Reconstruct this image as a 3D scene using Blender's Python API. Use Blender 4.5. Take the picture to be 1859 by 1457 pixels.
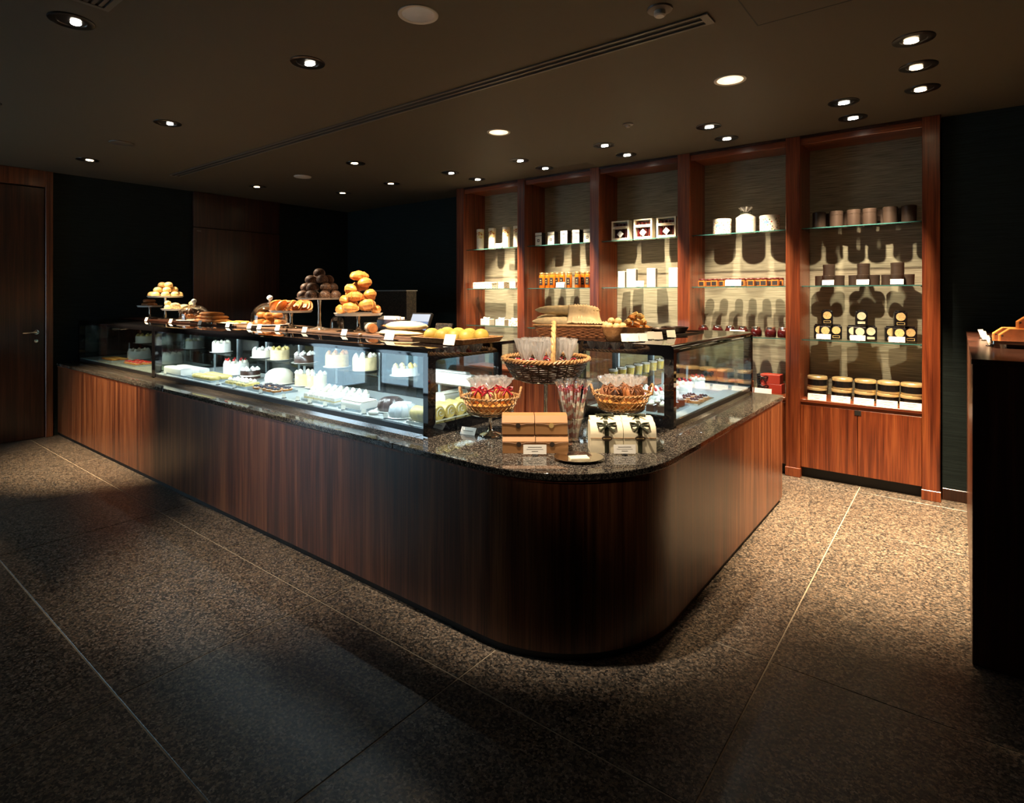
import bpy, math, random
from mathutils import Matrix, Vector, Euler
from mathutils.bvhtree import BVHTree
R = math.radians
PI = math.pi
random.seed(7)
for o in list(bpy.data.objects):
    bpy.data.objects.remove(o)
scene = bpy.context.scene
COL = scene.collection

# ------------------------------------------------------------------ camera
EYE = 1.5                       # eye height, metres
FPX, HORIZON, CXP, YAW = 1045.6, 535.0, 929.5, R(37.84)
cam_d = bpy.data.cameras.new('camera')
cam = bpy.data.objects.new('camera', cam_d)
COL.objects.link(cam)
cam.location = (0, 0, EYE)
cam.rotation_euler = (R(90), 0, YAW)
cam_d.sensor_fit = 'HORIZONTAL'
cam_d.sensor_width = 36.0
cam_d.lens = 36.0 * FPX / 1859.0
cam_d.shift_y = -(1457 / 2 - HORIZON) / 1859.0
cam_d.clip_start = 0.05
scene.camera = cam

# ------------------------------------------------------------------ world + exposure
world = bpy.data.worlds.new('world')
scene.world = world
world.use_nodes = True
bg = world.node_tree.nodes['Background']
bg.inputs['Color'].default_value = (0.62, 0.80, 1.0, 1)
bg.inputs['Strength'].default_value = 4.5
scene.view_settings.view_transform = 'Standard'
scene.view_settings.look = 'None'
scene.view_settings.exposure = 0.0
scene.view_settings.gamma = 1.0
scene.view_settings.use_curve_mapping = False

FW = Vector((-math.sin(YAW), math.cos(YAW), 0))
RT = Vector((math.cos(YAW), math.sin(YAW), 0))
def ray(px, py):
    return FW * FPX + RT * (px - CXP) + Vector((0, 0, HORIZON - py))
def on_z(px, py, z):
    d = ray(px, py); t = (z - EYE) / d.z
    return Vector((d.x * t, d.y * t, z))
def x_at(px, y):
    d = ray(px, HORIZON); return d.x * y / d.y
def y_at(px, x):
    d = ray(px, HORIZON); return d.y * x / d.x

# ------------------------------------------------------------------ materials
M = {}
def new_mat(name):
    m = bpy.data.materials.new(name)
    m.use_nodes = True
    nt = m.node_tree
    b = nt.nodes['Principled BSDF']
    M[name] = m
    return m, nt, b
def setp(b, rough=0.5, metal=0.0, spec=0.5, coat=0.0):
    b.inputs['Roughness'].default_value = rough
    b.inputs['Metallic'].default_value = metal
    b.inputs['Specular IOR Level'].default_value = spec
    b.inputs['Coat Weight'].default_value = coat
def plain(name, col, rough=0.5, metal=0.0, spec=0.5, coat=0.0, var=0.0, vscale=40.0, bump=0.0, bscale=60.0):
    m, nt, b = new_mat(name)
    setp(b, rough, metal, spec, coat)
    b.inputs['Base Color'].default_value = (*col, 1)
    if var > 0 or bump > 0:
        tc = nt.nodes.new('ShaderNodeTexCoord')
    if var > 0:
        n = nt.nodes.new('ShaderNodeTexNoise'); n.inputs['Scale'].default_value = vscale
        n.inputs['Detail'].default_value = 3
        nt.links.new(tc.outputs['Object'], n.inputs['Vector'])
        r = nt.nodes.new('ShaderNodeValToRGB')
        r.color_ramp.elements[0].position = 0.3; r.color_ramp.elements[1].position = 0.7
        r.color_ramp.elements[0].color = (*[c * (1 - var) for c in col], 1)
        r.color_ramp.elements[1].color = (*[min(1, c * (1 + var * 0.6)) for c in col], 1)
        nt.links.new(n.outputs['Fac'], r.inputs['Fac'])
        nt.links.new(r.outputs['Color'], b.inputs['Base Color'])
    if bump > 0:
        n2 = nt.nodes.new('ShaderNodeTexNoise'); n2.inputs['Scale'].default_value = bscale
        n2.inputs['Detail'].default_value = 4
        nt.links.new(tc.outputs['Object'], n2.inputs['Vector'])
        bp = nt.nodes.new('ShaderNodeBump'); bp.inputs['Strength'].default_value = bump
        bp.inputs['Distance'].default_value = 0.004
        nt.links.new(n2.outputs['Fac'], bp.inputs['Height'])
        nt.links.new(bp.outputs['Normal'], b.inputs['Normal'])
    return m
def ramp(nt, stops):
    r = nt.nodes.new('ShaderNodeValToRGB')
    e = r.color_ramp.elements
    while len(e) < len(stops): e.new(0.5)
    for i, (p, c) in enumerate(stops):
        e[i].position = p; e[i].color = (*c, 1)
    return r
def wood(name, dark, mid, light, axis='z', rough=0.32, scale=1.0, coat=0.25):
    m, nt, b = new_mat(name)
    setp(b, rough, 0, 0.5, coat)
    b.inputs['Coat Roughness'].default_value = 0.18
    tc = nt.nodes.new('ShaderNodeTexCoord')
    oi = nt.nodes.new('ShaderNodeObjectInfo')
    off = nt.nodes.new('ShaderNodeVectorMath'); off.operation = 'MULTIPLY_ADD'
    cmb = nt.nodes.new('ShaderNodeCombineXYZ')
    for k in 'XYZ': nt.links.new(oi.outputs['Random'], cmb.inputs[k])
    off.inputs[1].default_value = (7, 7, 7)
    nt.links.new(cmb.outputs[0], off.inputs[0]); nt.links.new(tc.outputs['Object'], off.inputs[2])
    def layer(s_across, s_along, detail, dist):
        mp = nt.nodes.new('ShaderNodeMapping')
        sc = {'x': (s_along, s_across, s_across), 'y': (s_across, s_along, s_across), 'z': (s_across, s_across, s_along)}[axis]
        mp.inputs['Scale'].default_value = [v * scale for v in sc]
        nt.links.new(off.outputs[0], mp.inputs['Vector'])
        n = nt.nodes.new('ShaderNodeTexNoise'); n.inputs['Scale'].default_value = 1.0
        n.inputs['Detail'].default_value = detail; n.inputs['Distortion'].default_value = dist
        nt.links.new(mp.outputs[0], n.inputs['Vector'])
        return n
    n1 = layer(34, 1.1, 6, 0.6); n2 = layer(7, 0.5, 3, 1.0); n3 = layer(160, 3.0, 2, 0.2)
    mx = nt.nodes.new('ShaderNodeMath'); mx.operation = 'MULTIPLY_ADD'
    mx.inputs[1].default_value = 0.6
    ml = nt.nodes.new('ShaderNodeMath'); ml.operation = 'MULTIPLY'; ml.inputs[1].default_value = 0.4
    nt.links.new(n2.outputs['Fac'], ml.inputs[0])
    nt.links.new(n1.outputs['Fac'], mx.inputs[0]); nt.links.new(ml.outputs[0], mx.inputs[2])
    r = ramp(nt, [(0.36, dark), (0.5, mid), (0.64, light)])
    nt.links.new(mx.outputs[0], r.inputs['Fac'])
    r3 = ramp(nt, [(0.38, (0.45, 0.42, 0.4)), (0.52, (1, 1, 1))])
    nt.links.new(n3.outputs['Fac'], r3.inputs['Fac'])
    mul = nt.nodes.new('ShaderNodeMixRGB'); mul.blend_type = 'MULTIPLY'; mul.inputs[0].default_value = 0.7
    nt.links.new(r.outputs[0], mul.inputs[1]); nt.links.new(r3.outputs[0], mul.inputs[2])
    nt.links.new(mul.outputs[0], b.inputs['Base Color'])
    bp = nt.nodes.new('ShaderNodeBump'); bp.inputs['Strength'].default_value = 0.08; bp.inputs['Distance'].default_value = 0.002
    nt.links.new(n3.outputs['Fac'], bp.inputs['Height']); nt.links.new(bp.outputs[0], b.inputs['Normal'])
    return m
def granite(name, stops, scale, rough, bump=0.0, spec=0.5, patch=None):
    m, nt, b = new_mat(name)
    setp(b, rough, 0, spec)
    tc = nt.nodes.new('ShaderNodeTexCoord'); oi = nt.nodes.new('ShaderNodeObjectInfo')
    cmb = nt.nodes.new('ShaderNodeCombineXYZ')
    for k in 'XYZ': nt.links.new(oi.outputs['Random'], cmb.inputs[k])
    off = nt.nodes.new('ShaderNodeVectorMath'); off.operation = 'MULTIPLY_ADD'
    off.inputs[1].default_value = (9, 9, 9)
    nt.links.new(cmb.outputs[0], off.inputs[0]); nt.links.new(tc.outputs['Object'], off.inputs[2])
    nz = nt.nodes.new('ShaderNodeTexNoise'); nz.inputs['Scale'].default_value = scale * 0.9; nz.inputs['Detail'].default_value = 2
    nt.links.new(off.outputs[0], nz.inputs['Vector'])
    add = nt.nodes.new('ShaderNodeVectorMath'); add.operation = 'MULTIPLY_ADD'
    add.inputs[1].default_value = [1.2 / scale] * 3
    nt.links.new(nz.outputs['Color'], add.inputs[0]); nt.links.new(off.outputs[0], add.inputs[2])
    v = nt.nodes.new('ShaderNodeTexVoronoi'); v.inputs['Scale'].default_value = scale
    nt.links.new(add.outputs[0], v.inputs['Vector'])
    sep = nt.nodes.new('ShaderNodeSeparateColor'); nt.links.new(v.outputs['Color'], sep.inputs[0])
    r = ramp(nt, stops); r.color_ramp.interpolation = 'LINEAR'
    nt.links.new(sep.outputs[0], r.inputs['Fac'])
    n2 = nt.nodes.new('ShaderNodeTexNoise'); n2.inputs['Scale'].default_value = scale * 2.6; n2.inputs['Detail'].default_value = 2
    nt.links.new(off.outputs[0], n2.inputs['Vector'])
    r2 = ramp(nt, [(0.40, (0.25, 0.25, 0.26)), (0.56, (1, 1, 1))])
    nt.links.new(n2.outputs['Fac'], r2.inputs['Fac'])
    mul = nt.nodes.new('ShaderNodeMixRGB'); mul.blend_type = 'MULTIPLY'; mul.inputs[0].default_value = 0.75
    nt.links.new(r.outputs[0], mul.inputs[1]); nt.links.new(r2.outputs[0], mul.inputs[2])
    nt.links.new(mul.outputs[0], b.inputs['Base Color'])
    if bump:
        bp = nt.nodes.new('ShaderNodeBump'); bp.inputs['Strength'].default_value = bump; bp.inputs['Distance'].default_value = 0.002
        nt.links.new(n2.outputs['Fac'], bp.inputs['Height']); nt.links.new(bp.outputs[0], b.inputs['Normal'])
    return m
def clear(name, tint=(0.93, 0.97, 0.96), f0=0.05, rough=0.0, amount=1.0):
    """thin clear sheet: see-through with a view-angle gloss, same from both sides"""
    m, nt, b = new_mat(name)
    nt.nodes.remove(b)
    out = nt.nodes['Material Output']
    tr = nt.nodes.new('ShaderNodeBsdfTransparent'); tr.inputs[0].default_value = (*tint, 1)
    gl = nt.nodes.new('ShaderNodeBsdfGlossy'); gl.inputs['Roughness'].default_value = rough
    lw = nt.nodes.new('ShaderNodeLayerWeight'); lw.inputs[0].default_value = 0.5
    pw = nt.nodes.new('ShaderNodeMath'); pw.operation = 'POWER'; pw.inputs[1].default_value = 4.0
    ma = nt.nodes.new('ShaderNodeMath'); ma.operation = 'MULTIPLY_ADD'; ma.inputs[1].default_value = amount * (1 - f0); ma.inputs[2].default_value = f0
    nt.links.new(lw.outputs['Facing'], pw.inputs[0]); nt.links.new(pw.outputs[0], ma.inputs[0])
    mix = nt.nodes.new('ShaderNodeMixShader')
    nt.links.new(ma.outputs[0], mix.inputs[0]); nt.links.new(tr.outputs[0], mix.inputs[1]); nt.links.new(gl.outputs[0], mix.inputs[2])
    nt.links.new(mix.outputs[0], out.inputs['Surface'])
    return m
def film(name, tint, white, k):
    """crinkled packaging film: clear sheet with a share of white haze"""
    m = clear(name, tint, 0.24, 0.07, 0.7)
    nt = m.node_tree; out = nt.nodes['Material Output']
    src = out.inputs['Surface'].links[0].from_socket
    df = nt.nodes.new('ShaderNodeBsdfDiffuse'); df.inputs[0].default_value = (*white, 1)
    tl = nt.nodes.new('ShaderNodeBsdfTranslucent'); tl.inputs[0].default_value = (*white, 1)
    ad = nt.nodes.new('ShaderNodeMixShader'); nt.links.new(df.outputs[0], ad.inputs[1]); nt.links.new(tl.outputs[0], ad.inputs[2])
    mx = nt.nodes.new('ShaderNodeMixShader'); mx.inputs[0].default_value = k
    nt.links.new(src, mx.inputs[1]); nt.links.new(ad.outputs[0], mx.inputs[2]); nt.links.new(mx.outputs[0], out.inputs['Surface'])
    return m
def emit(name, col, strength, base=1.0):
    m, nt, b = new_mat(name)
    b.inputs['Base Color'].default_value = (*[c * base for c in col], 1)
    b.inputs['Emission Color'].default_value = (*col, 1)
    b.inputs['Emission Strength'].default_value = strength
    return m
def cloth_wall(name, c0, c1, rough=0.85):
    m, nt, b = new_mat(name)
    setp(b, rough, 0, 0.25)
    tc = nt.nodes.new('ShaderNodeTexCoord')
    mp = nt.nodes.new('ShaderNodeMapping'); mp.inputs['Scale'].default_value = (5, 5, 210)
    nt.links.new(tc.outputs['Object'], mp.inputs['Vector'])
    n = nt.nodes.new('ShaderNodeTexNoise'); n.inputs['Scale'].default_value = 1; n.inputs['Detail'].default_value = 4
    nt.links.new(mp.outputs[0], n.inputs['Vector'])
    r = ramp(nt, [(0.35, c0), (0.65, c1)])
    nt.links.new(n.outputs['Fac'], r.inputs['Fac']); nt.links.new(r.outputs[0], b.inputs['Base Color'])
    bp = nt.nodes.new('ShaderNodeBump'); bp.inputs['Strength'].default_value = 0.4; bp.inputs['Distance'].default_value = 0.003
    nt.links.new(n.outputs['Fac'], bp.inputs['Height']); nt.links.new(bp.outputs[0], b.inputs['Normal'])
    return m
def speckle(name, base, spots, scale=60, thr=0.2, rough=0.45):
    """printed tin or flecked dough: cell spots of several colours over a base colour"""
    m, nt, b = new_mat(name)
    setp(b, rough)
    tc = nt.nodes.new('ShaderNodeTexCoord')
    v = nt.nodes.new('ShaderNodeTexVoronoi'); v.inputs['Scale'].default_value = scale
    nt.links.new(tc.outputs['Object'], v.inputs['Vector'])
    sep = nt.nodes.new('ShaderNodeSeparateColor'); nt.links.new(v.outputs['Color'], sep.inputs[0])
    r = ramp(nt, [(i / len(spots), c) for i, c in enumerate(spots)]); r.color_ramp.interpolation = 'CONSTANT'
    nt.links.new(sep.outputs[0], r.inputs['Fac'])
    lt = nt.nodes.new('ShaderNodeMath'); lt.operation = 'LESS_THAN'; lt.inputs[1].default_value = thr
    nt.links.new(v.outputs['Distance'], lt.inputs[0])
    mx = nt.nodes.new('ShaderNodeMixRGB'); mx.inputs[1].default_value = (*base, 1)
    nt.links.new(lt.outputs[0], mx.inputs[0]); nt.links.new(r.outputs[0], mx.inputs[2])
    nt.links.new(mx.outputs[0], b.inputs['Base Color'])
    return m

wood('walnut', (0.050, 0.014, 0.006), (0.135, 0.042, 0.016), (0.235, 0.088, 0.034))
wood('redwood', (0.085, 0.016, 0.006), (0.19, 0.042, 0.013), (0.30, 0.082, 0.024))
wood('redwood_across', (0.085, 0.016, 0.006), (0.19, 0.042, 0.013), (0.30, 0.082, 0.024), axis='x')
wood('dark_walnut', (0.014, 0.005, 0.003), (0.034, 0.010, 0.005), (0.062, 0.019, 0.009))
wood('bowl_wood', (0.30, 0.13, 0.045), (0.42, 0.2, 0.075), (0.5, 0.26, 0.1), axis='x', scale=2)
wood('board_wood', (0.12, 0.06, 0.035), (0.2, 0.11, 0.06), (0.27, 0.16, 0.1), axis='x', scale=2)
granite('floor_granite', [(0.0, (0.016, 0.015, 0.015)), (0.3, (0.056, 0.052, 0.047)), (0.55, (0.150, 0.130, 0.107)), (0.8, (0.225, 0.160, 0.110)), (1.0, (0.36, 0.31, 0.25))], 125, 0.33, 0.2)
granite('worktop_granite', [(0.0, (0.006, 0.006, 0.007)), (0.42, (0.030, 0.028, 0.027)), (0.72, (0.10, 0.085, 0.068)), (1.0, (0.30, 0.26, 0.21))], 230, 0.045)
granite('dark_granite', [(0.0, (0.006, 0.006, 0.006)), (0.6, (0.03, 0.024, 0.018)), (1.0, (0.12, 0.09, 0.06))], 120, 0.3)
plain('grout', (0.42, 0.36, 0.27), 0.8, var=0.15)
plain('ceiling_paint', (0.088, 0.074, 0.050), 0.62, spec=0.25, bump=0.02, bscale=20)
cloth_wall('wall_cloth', (0.005, 0.010, 0.011), (0.012, 0.022, 0.023))
cloth_wall('shelf_cloth_lit', (0.15, 0.13, 0.085), (0.34, 0.30, 0.21))  # copy of the wall cloth with spotlight brightness put into its colour
plain('wall_paint', (0.05, 0.05, 0.05), 0.7)
plain('black_metal', (0.008, 0.008, 0.009), 0.3, spec=0.5)
plain('black_gloss', (0.004, 0.004, 0.005), 0.035, spec=0.9)
plain('kick_black', (0.006, 0.006, 0.006), 0.6)
plain('trim_black', (0.006, 0.006, 0.006), 0.28)
plain('trim_white', (0.55, 0.53, 0.48), 0.45)
plain('slot_grey', (0.10, 0.085, 0.065), 0.4)
plain('chrome', (0.75, 0.75, 0.75), 0.1, 1.0)
plain('silver', (0.82, 0.76, 0.66), 0.13, 1.0, bump=0.05, bscale=30)
plain('satin_steel', (0.50, 0.56, 0.60), 0.3, 0.7)
plain('deck_white', (0.36, 0.39, 0.39), 0.4, spec=0.4)
plain('porcelain', (0.82, 0.8, 0.74), 0.15, coat=0.4)
plain('card', (0.85, 0.83, 0.76), 0.7)
plain('ink', (0.05, 0.045, 0.04), 0.7)
clear('glass', (0.90, 0.96, 0.95), 0.045)
clear('case_glass', (0.90, 0.965, 0.96), 0.07)
clear('shelf_glass', (0.955, 0.985, 0.975), 0.045, amount=0.45)
film('cellophane', (0.95, 0.95, 0.94), (0.92, 0.90, 0.88), 0.27)
film('clear_film', (0.96, 0.96, 0.95), (0.90, 0.88, 0.85), 0.07)
clear('dome_glass', (0.92, 0.90, 0.87), 0.17, 0.03)
plain('stem_glass', (0.70, 0.60, 0.48), 0.12, 0.85)
plain('glass_edge', (0.03, 0.10, 0.085), 0.1)
emit('case_tube', (0.88, 0.95, 1.0), 200)
emit('lamp_warm', (1.0, 0.72, 0.42), 26)
emit('lamp_white', (1.0, 0.88, 0.72), 30)
emit('lamp_dim', (1.0, 0.78, 0.5), 1.6)
emit('screen_blue', (0.10, 0.30, 0.75), 0.5, 0.05)
emit('screen_pale', (0.60, 0.74, 0.95), 0.7, 0.05)
# food
plain('crust_gold', (0.56, 0.215, 0.042), 0.45, var=0.35, vscale=30, bump=0.25, coat=0.2)
plain('crust_brown', (0.33, 0.12, 0.035), 0.45, var=0.4, vscale=35, bump=0.3, coat=0.15)
speckle('scone_dough', (0.72, 0.50, 0.22), [(0.3, 0.13, 0.03), (0.5, 0.27, 0.08), (0.2, 0.07, 0.02)], 75, 0.22)
plain('pale_bread', (0.74, 0.58, 0.32), 0.7, var=0.25, vscale=25, bump=0.3, bscale=35)
plain('melon_bun', (0.50, 0.335, 0.055), 0.5, var=0.2, vscale=12, bump=0.15, bscale=120)
plain('chocolate', (0.055, 0.022, 0.012), 0.35, var=0.4, bump=0.4, coat=0.2)
speckle('choc_crumb', (0.085, 0.036, 0.016), [(0.22, 0.115, 0.055), (0.03, 0.012, 0.006), (0.30, 0.18, 0.095)], 110, 0.35, 0.55)
plain('cream', (0.86, 0.80, 0.66), 0.45, bump=0.1)
plain('white_cream', (0.88, 0.86, 0.80), 0.4)
plain('custard', (0.78, 0.60, 0.20), 0.4, var=0.2)
plain('sponge', (0.68, 0.44, 0.15), 0.8, var=0.25, vscale=60)
plain('berry_dark', (0.02, 0.012, 0.022), 0.25, coat=0.3)
plain('berry_red', (0.45, 0.02, 0.02), 0.25, coat=0.3)
plain('jelly_clear', (0.70, 0.76, 0.80), 0.08, coat=0.6)
# packaging
plain('kraft', (0.40, 0.195, 0.070), 0.6, var=0.08, vscale=10)
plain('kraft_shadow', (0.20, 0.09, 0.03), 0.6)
plain('seal_brown', (0.045, 0.03, 0.02), 0.4)
plain('ivory_box', (0.80, 0.72, 0.52), 0.5)
plain('green_ribbon', (0.030, 0.034, 0.018), 0.35)
plain('red_ribbon', (0.36, 0.012, 0.03), 0.3)
plain('wicker', (0.40, 0.21, 0.08), 0.5, var=0.4, vscale=60)
plain('wicker_pale', (0.55, 0.33, 0.13), 0.45, var=0.35, vscale=60)
plain('wicker_dark', (0.040, 0.017, 0.008), 0.4, var=0.5, vscale=60)
plain('wicker_red', (0.32, 0.12, 0.045), 0.5, var=0.4, vscale=60)
plain('paper_wrap', (0.66, 0.50, 0.29), 0.7, var=0.08, vscale=6, bump=0.3, bscale=18)
plain('brown_paper', (0.30, 0.12, 0.05), 0.6, var=0.2)
plain('pink_sweet', (0.55, 0.13, 0.12), 0.4, var=0.3, vscale=30)
plain('wrap_white', (0.80, 0.75, 0.68), 0.35)
plain('tin_brown', (0.055, 0.036, 0.025), 0.32, 0.5)
plain('tin_black', (0.008, 0.007, 0.007), 0.25)
plain('gold_print', (0.72, 0.50, 0.20), 0.4, 0.3)
speckle('emblem_gold', (0.70, 0.48, 0.20), [(0.08, 0.03, 0.02), (0.4, 0.12, 0.05), (0.78, 0.6, 0.3)], 160, 0.3)
plain('emblem_ivory', (0.74, 0.66, 0.44), 0.5, var=0.25, vscale=200)
plain('tin_gold', (0.62, 0.46, 0.22), 0.3, 0.6)
speckle('tin_floral', (0.80, 0.76, 0.62), [(0.45, 0.05, 0.03), (0.12, 0.2, 0.04), (0.6, 0.4, 0.06), (0.05, 0.06, 0.04), (0.55, 0.16, 0.03)], 55, 0.34)
speckle('tube_print', (0.78, 0.66, 0.40), [(0.62, 0.36, 0.06), (0.5, 0.13, 0.03), (0.74, 0.55, 0.16)], 40, 0.42)
plain('tube_ivory', (0.80, 0.74, 0.58), 0.5, var=0.1)
plain('jam_orange', (0.50, 0.115, 0.010), 0.12, coat=0.5)
plain('jam_red', (0.040, 0.004, 0.004), 0.1, coat=0.5)
plain('jam_amber', (0.42, 0.13, 0.025), 0.15, coat=0.4)
plain('lid_dark', (0.10, 0.02, 0.018), 0.3, 0.3)
plain('lid_gold', (0.70, 0.48, 0.18), 0.25, 0.8)
plain('label_dark', (0.018, 0.012, 0.010), 0.5)
plain('box_black', (0.010, 0.009, 0.009), 0.4)
plain('box_ivory', (0.72, 0.68, 0.54), 0.5)
plain('box_red', (0.36, 0.032, 0.014), 0.5)
plain('box_orange', (0.60, 0.14, 0.04), 0.5)
plain('orange_case', (0.52, 0.20, 0.045), 0.45, var=0.15)
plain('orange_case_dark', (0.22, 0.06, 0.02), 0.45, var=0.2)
plain('blue_print', (0.1, 0.2, 0.42), 0.5)
plain('pudding', (0.80, 0.62, 0.15), 0.25)

# ------------------------------------------------------------------ mesh helpers
class MB:
    def __init__(s): s.v = []; s.f = []; s.mi = []; s.mat = 0
    def add(s, vs, fs, mtx=None):
        o = len(s.v)
        s.v += [tuple(mtx @ Vector(p)) for p in vs] if mtx is not None else [tuple(p) for p in vs]
        s.f += [tuple(i + o for i in f) for f in fs]; s.mi += [s.mat] * len(fs)
        return s
    def box(s, x0, y0, z0, x1, y1, z1, c=0.0, mtx=None):
        if c <= 0:
            vs = [(x, y, z) for x in (x0, x1) for y in (y0, y1) for z in (z0, z1)]
            fs = [(0, 1, 3, 2), (4, 6, 7, 5), (0, 4, 5, 1), (2, 3, 7, 6), (0, 2, 6, 4), (1, 5, 7, 3)]
            return s.add(vs, fs, mtx)
        X, Y, Z = (x0, x1), (y0, y1), (z0, z1)
        vs = []; ix = {}
        for i in (0, 1):
            for j in (0, 1):
                for k in (0, 1):
                    p = [X[i], Y[j], Z[k]]; sg = [1 - 2 * i, 1 - 2 * j, 1 - 2 * k]
                    for a in range(3):
                        q = [p[b] + (sg[b] * c if b != a else 0) for b in range(3)]
                        ix[(i, j, k, a)] = len(vs); vs.append(q)
        fs = []
        def face(keys):
            ids = [ix[k] for k in keys]
            a, b_, c_ = (Vector(vs[ids[n]]) for n in (0, 1, 2))
            ctr = Vector(((x0 + x1) / 2, (y0 + y1) / 2, (z0 + z1) / 2))
            if (b_ - a).cross(c_ - a).dot(a - ctr) < 0: ids.reverse()
            fs.append(tuple(ids))
        for i in (0, 1):
            face([(i, 0, 0, 0), (i, 1, 0, 0), (i, 1, 1, 0), (i, 0, 1, 0)])
            face([(0, i, 0, 1), (1, i, 0, 1), (1, i, 1, 1), (0, i, 1, 1)])
            face([(0, 0, i, 2), (1, 0, i, 2), (1, 1, i, 2), (0, 1, i, 2)])
            for j in (0, 1):
                face([(i, j, 0, 0), (i, j, 1, 0), (i, j, 1, 1), (i, j, 0, 1)])
                face([(i, 0, j, 0), (i, 1, j, 0), (i, 1, j, 2), (i, 0, j, 2)])
                face([(0, i, j, 1), (1, i, j, 1), (1, i, j, 2), (0, i, j, 2)])
                for k in (0, 1):
                    face([(i, j, k, 0), (i, j, k, 1), (i, j, k, 2)])
        return s.add(vs, fs, mtx)
    def lathe(s, prof, n=24, mtx=None, fn=None, cap=True):
        vs = []; fs = []
        for (r, z) in prof:
            for i in range(n):
                a = 2 * PI * i / n
                rr = r * (fn(a, z) if fn else 1)
                vs.append((rr * math.cos(a), rr * math.sin(a), z))
        for k in range(len(prof) - 1):
            for i in range(n):
                j = (i + 1) % n
                fs.append((k * n + i, k * n + j, (k + 1) * n + j, (k + 1) * n + i))
        if cap:
            if prof[0][0] > 1e-5: fs.append(tuple(reversed(range(n))))
            if prof[-1][0] > 1e-5: fs.append(tuple((len(prof) - 1) * n + i for i in range(n)))
        return s.add(vs, fs, mtx)
    def prism(s, poly, z0, z1, mtx=None, top=True, bot=True):
        n = len(poly)
        vs = [(x, y, z0) for x, y in poly] + [(x, y, z1) for x, y in poly]
        fs = [(i, (i + 1) % n, n + (i + 1) % n, n + i) for i in range(n)]
        if top: fs.append(tuple(range(n, 2 * n)))
        if bot: fs.append(tuple(reversed(range(n))))
        return s.add(vs, fs, mtx)
    def ring(s, outer, inner, z0, z1, mtx=None):
        n = len(outer)
        vs = [(x, y, z0) for x, y in outer] + [(x, y, z0) for x, y in inner] + [(x, y, z1) for x, y in outer] + [(x, y, z1) for x, y in inner]
        fs = []
        for i in range(n):
            j = (i + 1) % n
            fs += [(i, j, 2 * n + j, 2 * n + i), (n + j, n + i, 3 * n + i, 3 * n + j),
                   (2 * n + i, 2 * n + j, 3 * n + j, 3 * n + i), (j, i, n + i, n + j)]
        return s.add(vs, fs, mtx)
    def tube(s, path, r, n=6, closed=False, mtx=None, caps=True):
        P = [Vector(p) for p in path]; m = len(P)
        rad = r if callable(r) else (lambda t: r)
        vs = []; fs = []
        ref = None
        for i, p in enumerate(P):
            if closed: t = P[(i + 1) % m] - P[i - 1]
            else: t = P[min(i + 1, m - 1)] - P[max(i - 1, 0)]
            t = t.normalized() if t.length > 1e-9 else Vector((0, 0, 1))
            if ref is None:
                ref = Vector((0, 0, 1)) if abs(t.z) < 0.9 else Vector((1, 0, 0))
            u = ref - t * ref.dot(t)
            if u.length < 1e-6: u = t.orthogonal()
            u.normalize(); ref = u
            w = t.cross(u)
            rr = rad(i / max(1, m - 1))
            for k in range(n):
                a = 2 * PI * k / n
                vs.append(p + u * (rr * math.cos(a)) + w * (rr * math.sin(a)))
        cnt = m if closed else m - 1
        for i in range(cnt):
            i2 = (i + 1) % m
            for k in range(n):
                k2 = (k + 1) % n
                fs.append((i * n + k, i * n + k2, i2 * n + k2, i2 * n + k))
        if caps and not closed:
            fs.append(tuple(reversed(range(n)))); fs.append(tuple((m - 1) * n + k for k in range(n)))
        return s.add(vs, fs, mtx)
    def mesh(s, name, mats, smooth=0.0):
        me = bpy.data.meshes.new(name)
        me.from_pydata(s.v, [], s.f)
        for m in (mats if isinstance(mats, (list, tuple)) else [mats]):
            me.materials.append(M[m])
        if any(s.mi): me.polygons.foreach_set('material_index', s.mi)
        me.update()
        if smooth:
            me.shade_smooth(); me.set_sharp_from_angle(angle=R(smooth))
        return me
    def build(s, name, mats, parent=None, smooth=0.0, loc=None, rot=None):
        return put(s.mesh(name, mats, smooth), name, parent, loc, rot)

def put(me, name, parent=None, loc=None, rot=None, scale=None):
    o = bpy.data.objects.new(name, me)
    COL.objects.link(o)
    if parent is not None: o.parent = parent
    if loc is not None: o.location = loc
    if rot is not None: o.rotation_euler = rot if isinstance(rot, (tuple, list)) else (0, 0, rot)
    if scale is not None: o.scale = scale if isinstance(scale, (tuple, list)) else (scale,) * 3
    return o
def tag(o, label, cat, group=None):
    o['label'] = label; o['category'] = cat
    if group: o['group'] = group
    return o
def thing(name, label, cat, loc=(0, 0, 0), rot=0.0, group=None):
    o = bpy.data.objects.new(name, None)
    o.empty_display_size = 0.05
    COL.objects.link(o)
    o.location = loc
    o.rotation_euler = rot if isinstance(rot, (tuple, list)) else (0, 0, rot)
    return tag(o, label, cat, group)
def struct(o):
    o['kind'] = 'structure'; return o
def clone(root, loc, rot=None, label=None, group=None, scale=None):
    def cp(o, par):
        c = o.copy(); COL.objects.link(c); c.parent = par
        for ch in list(o.children): cp(ch, c)
        return c
    c = cp(root, None)
    c.location = loc
    if rot is not None: c.rotation_euler = rot if isinstance(rot, (tuple, list)) else (0, 0, rot)
    if scale is not None: c.scale = scale if isinstance(scale, (tuple, list)) else (scale,) * 3
    if label: c['label'] = label
    if group: c['group'] = group
    return c
def rot_to(direction):
    return Vector(direction).to_track_quat('-Z', 'Y').to_euler()
def hashn(*a):
    x = math.sin(sum(v * k for v, k in zip(a, (12.9898, 78.233, 37.719, 4.581)))) * 43758.5453
    return x - math.floor(x)
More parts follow.
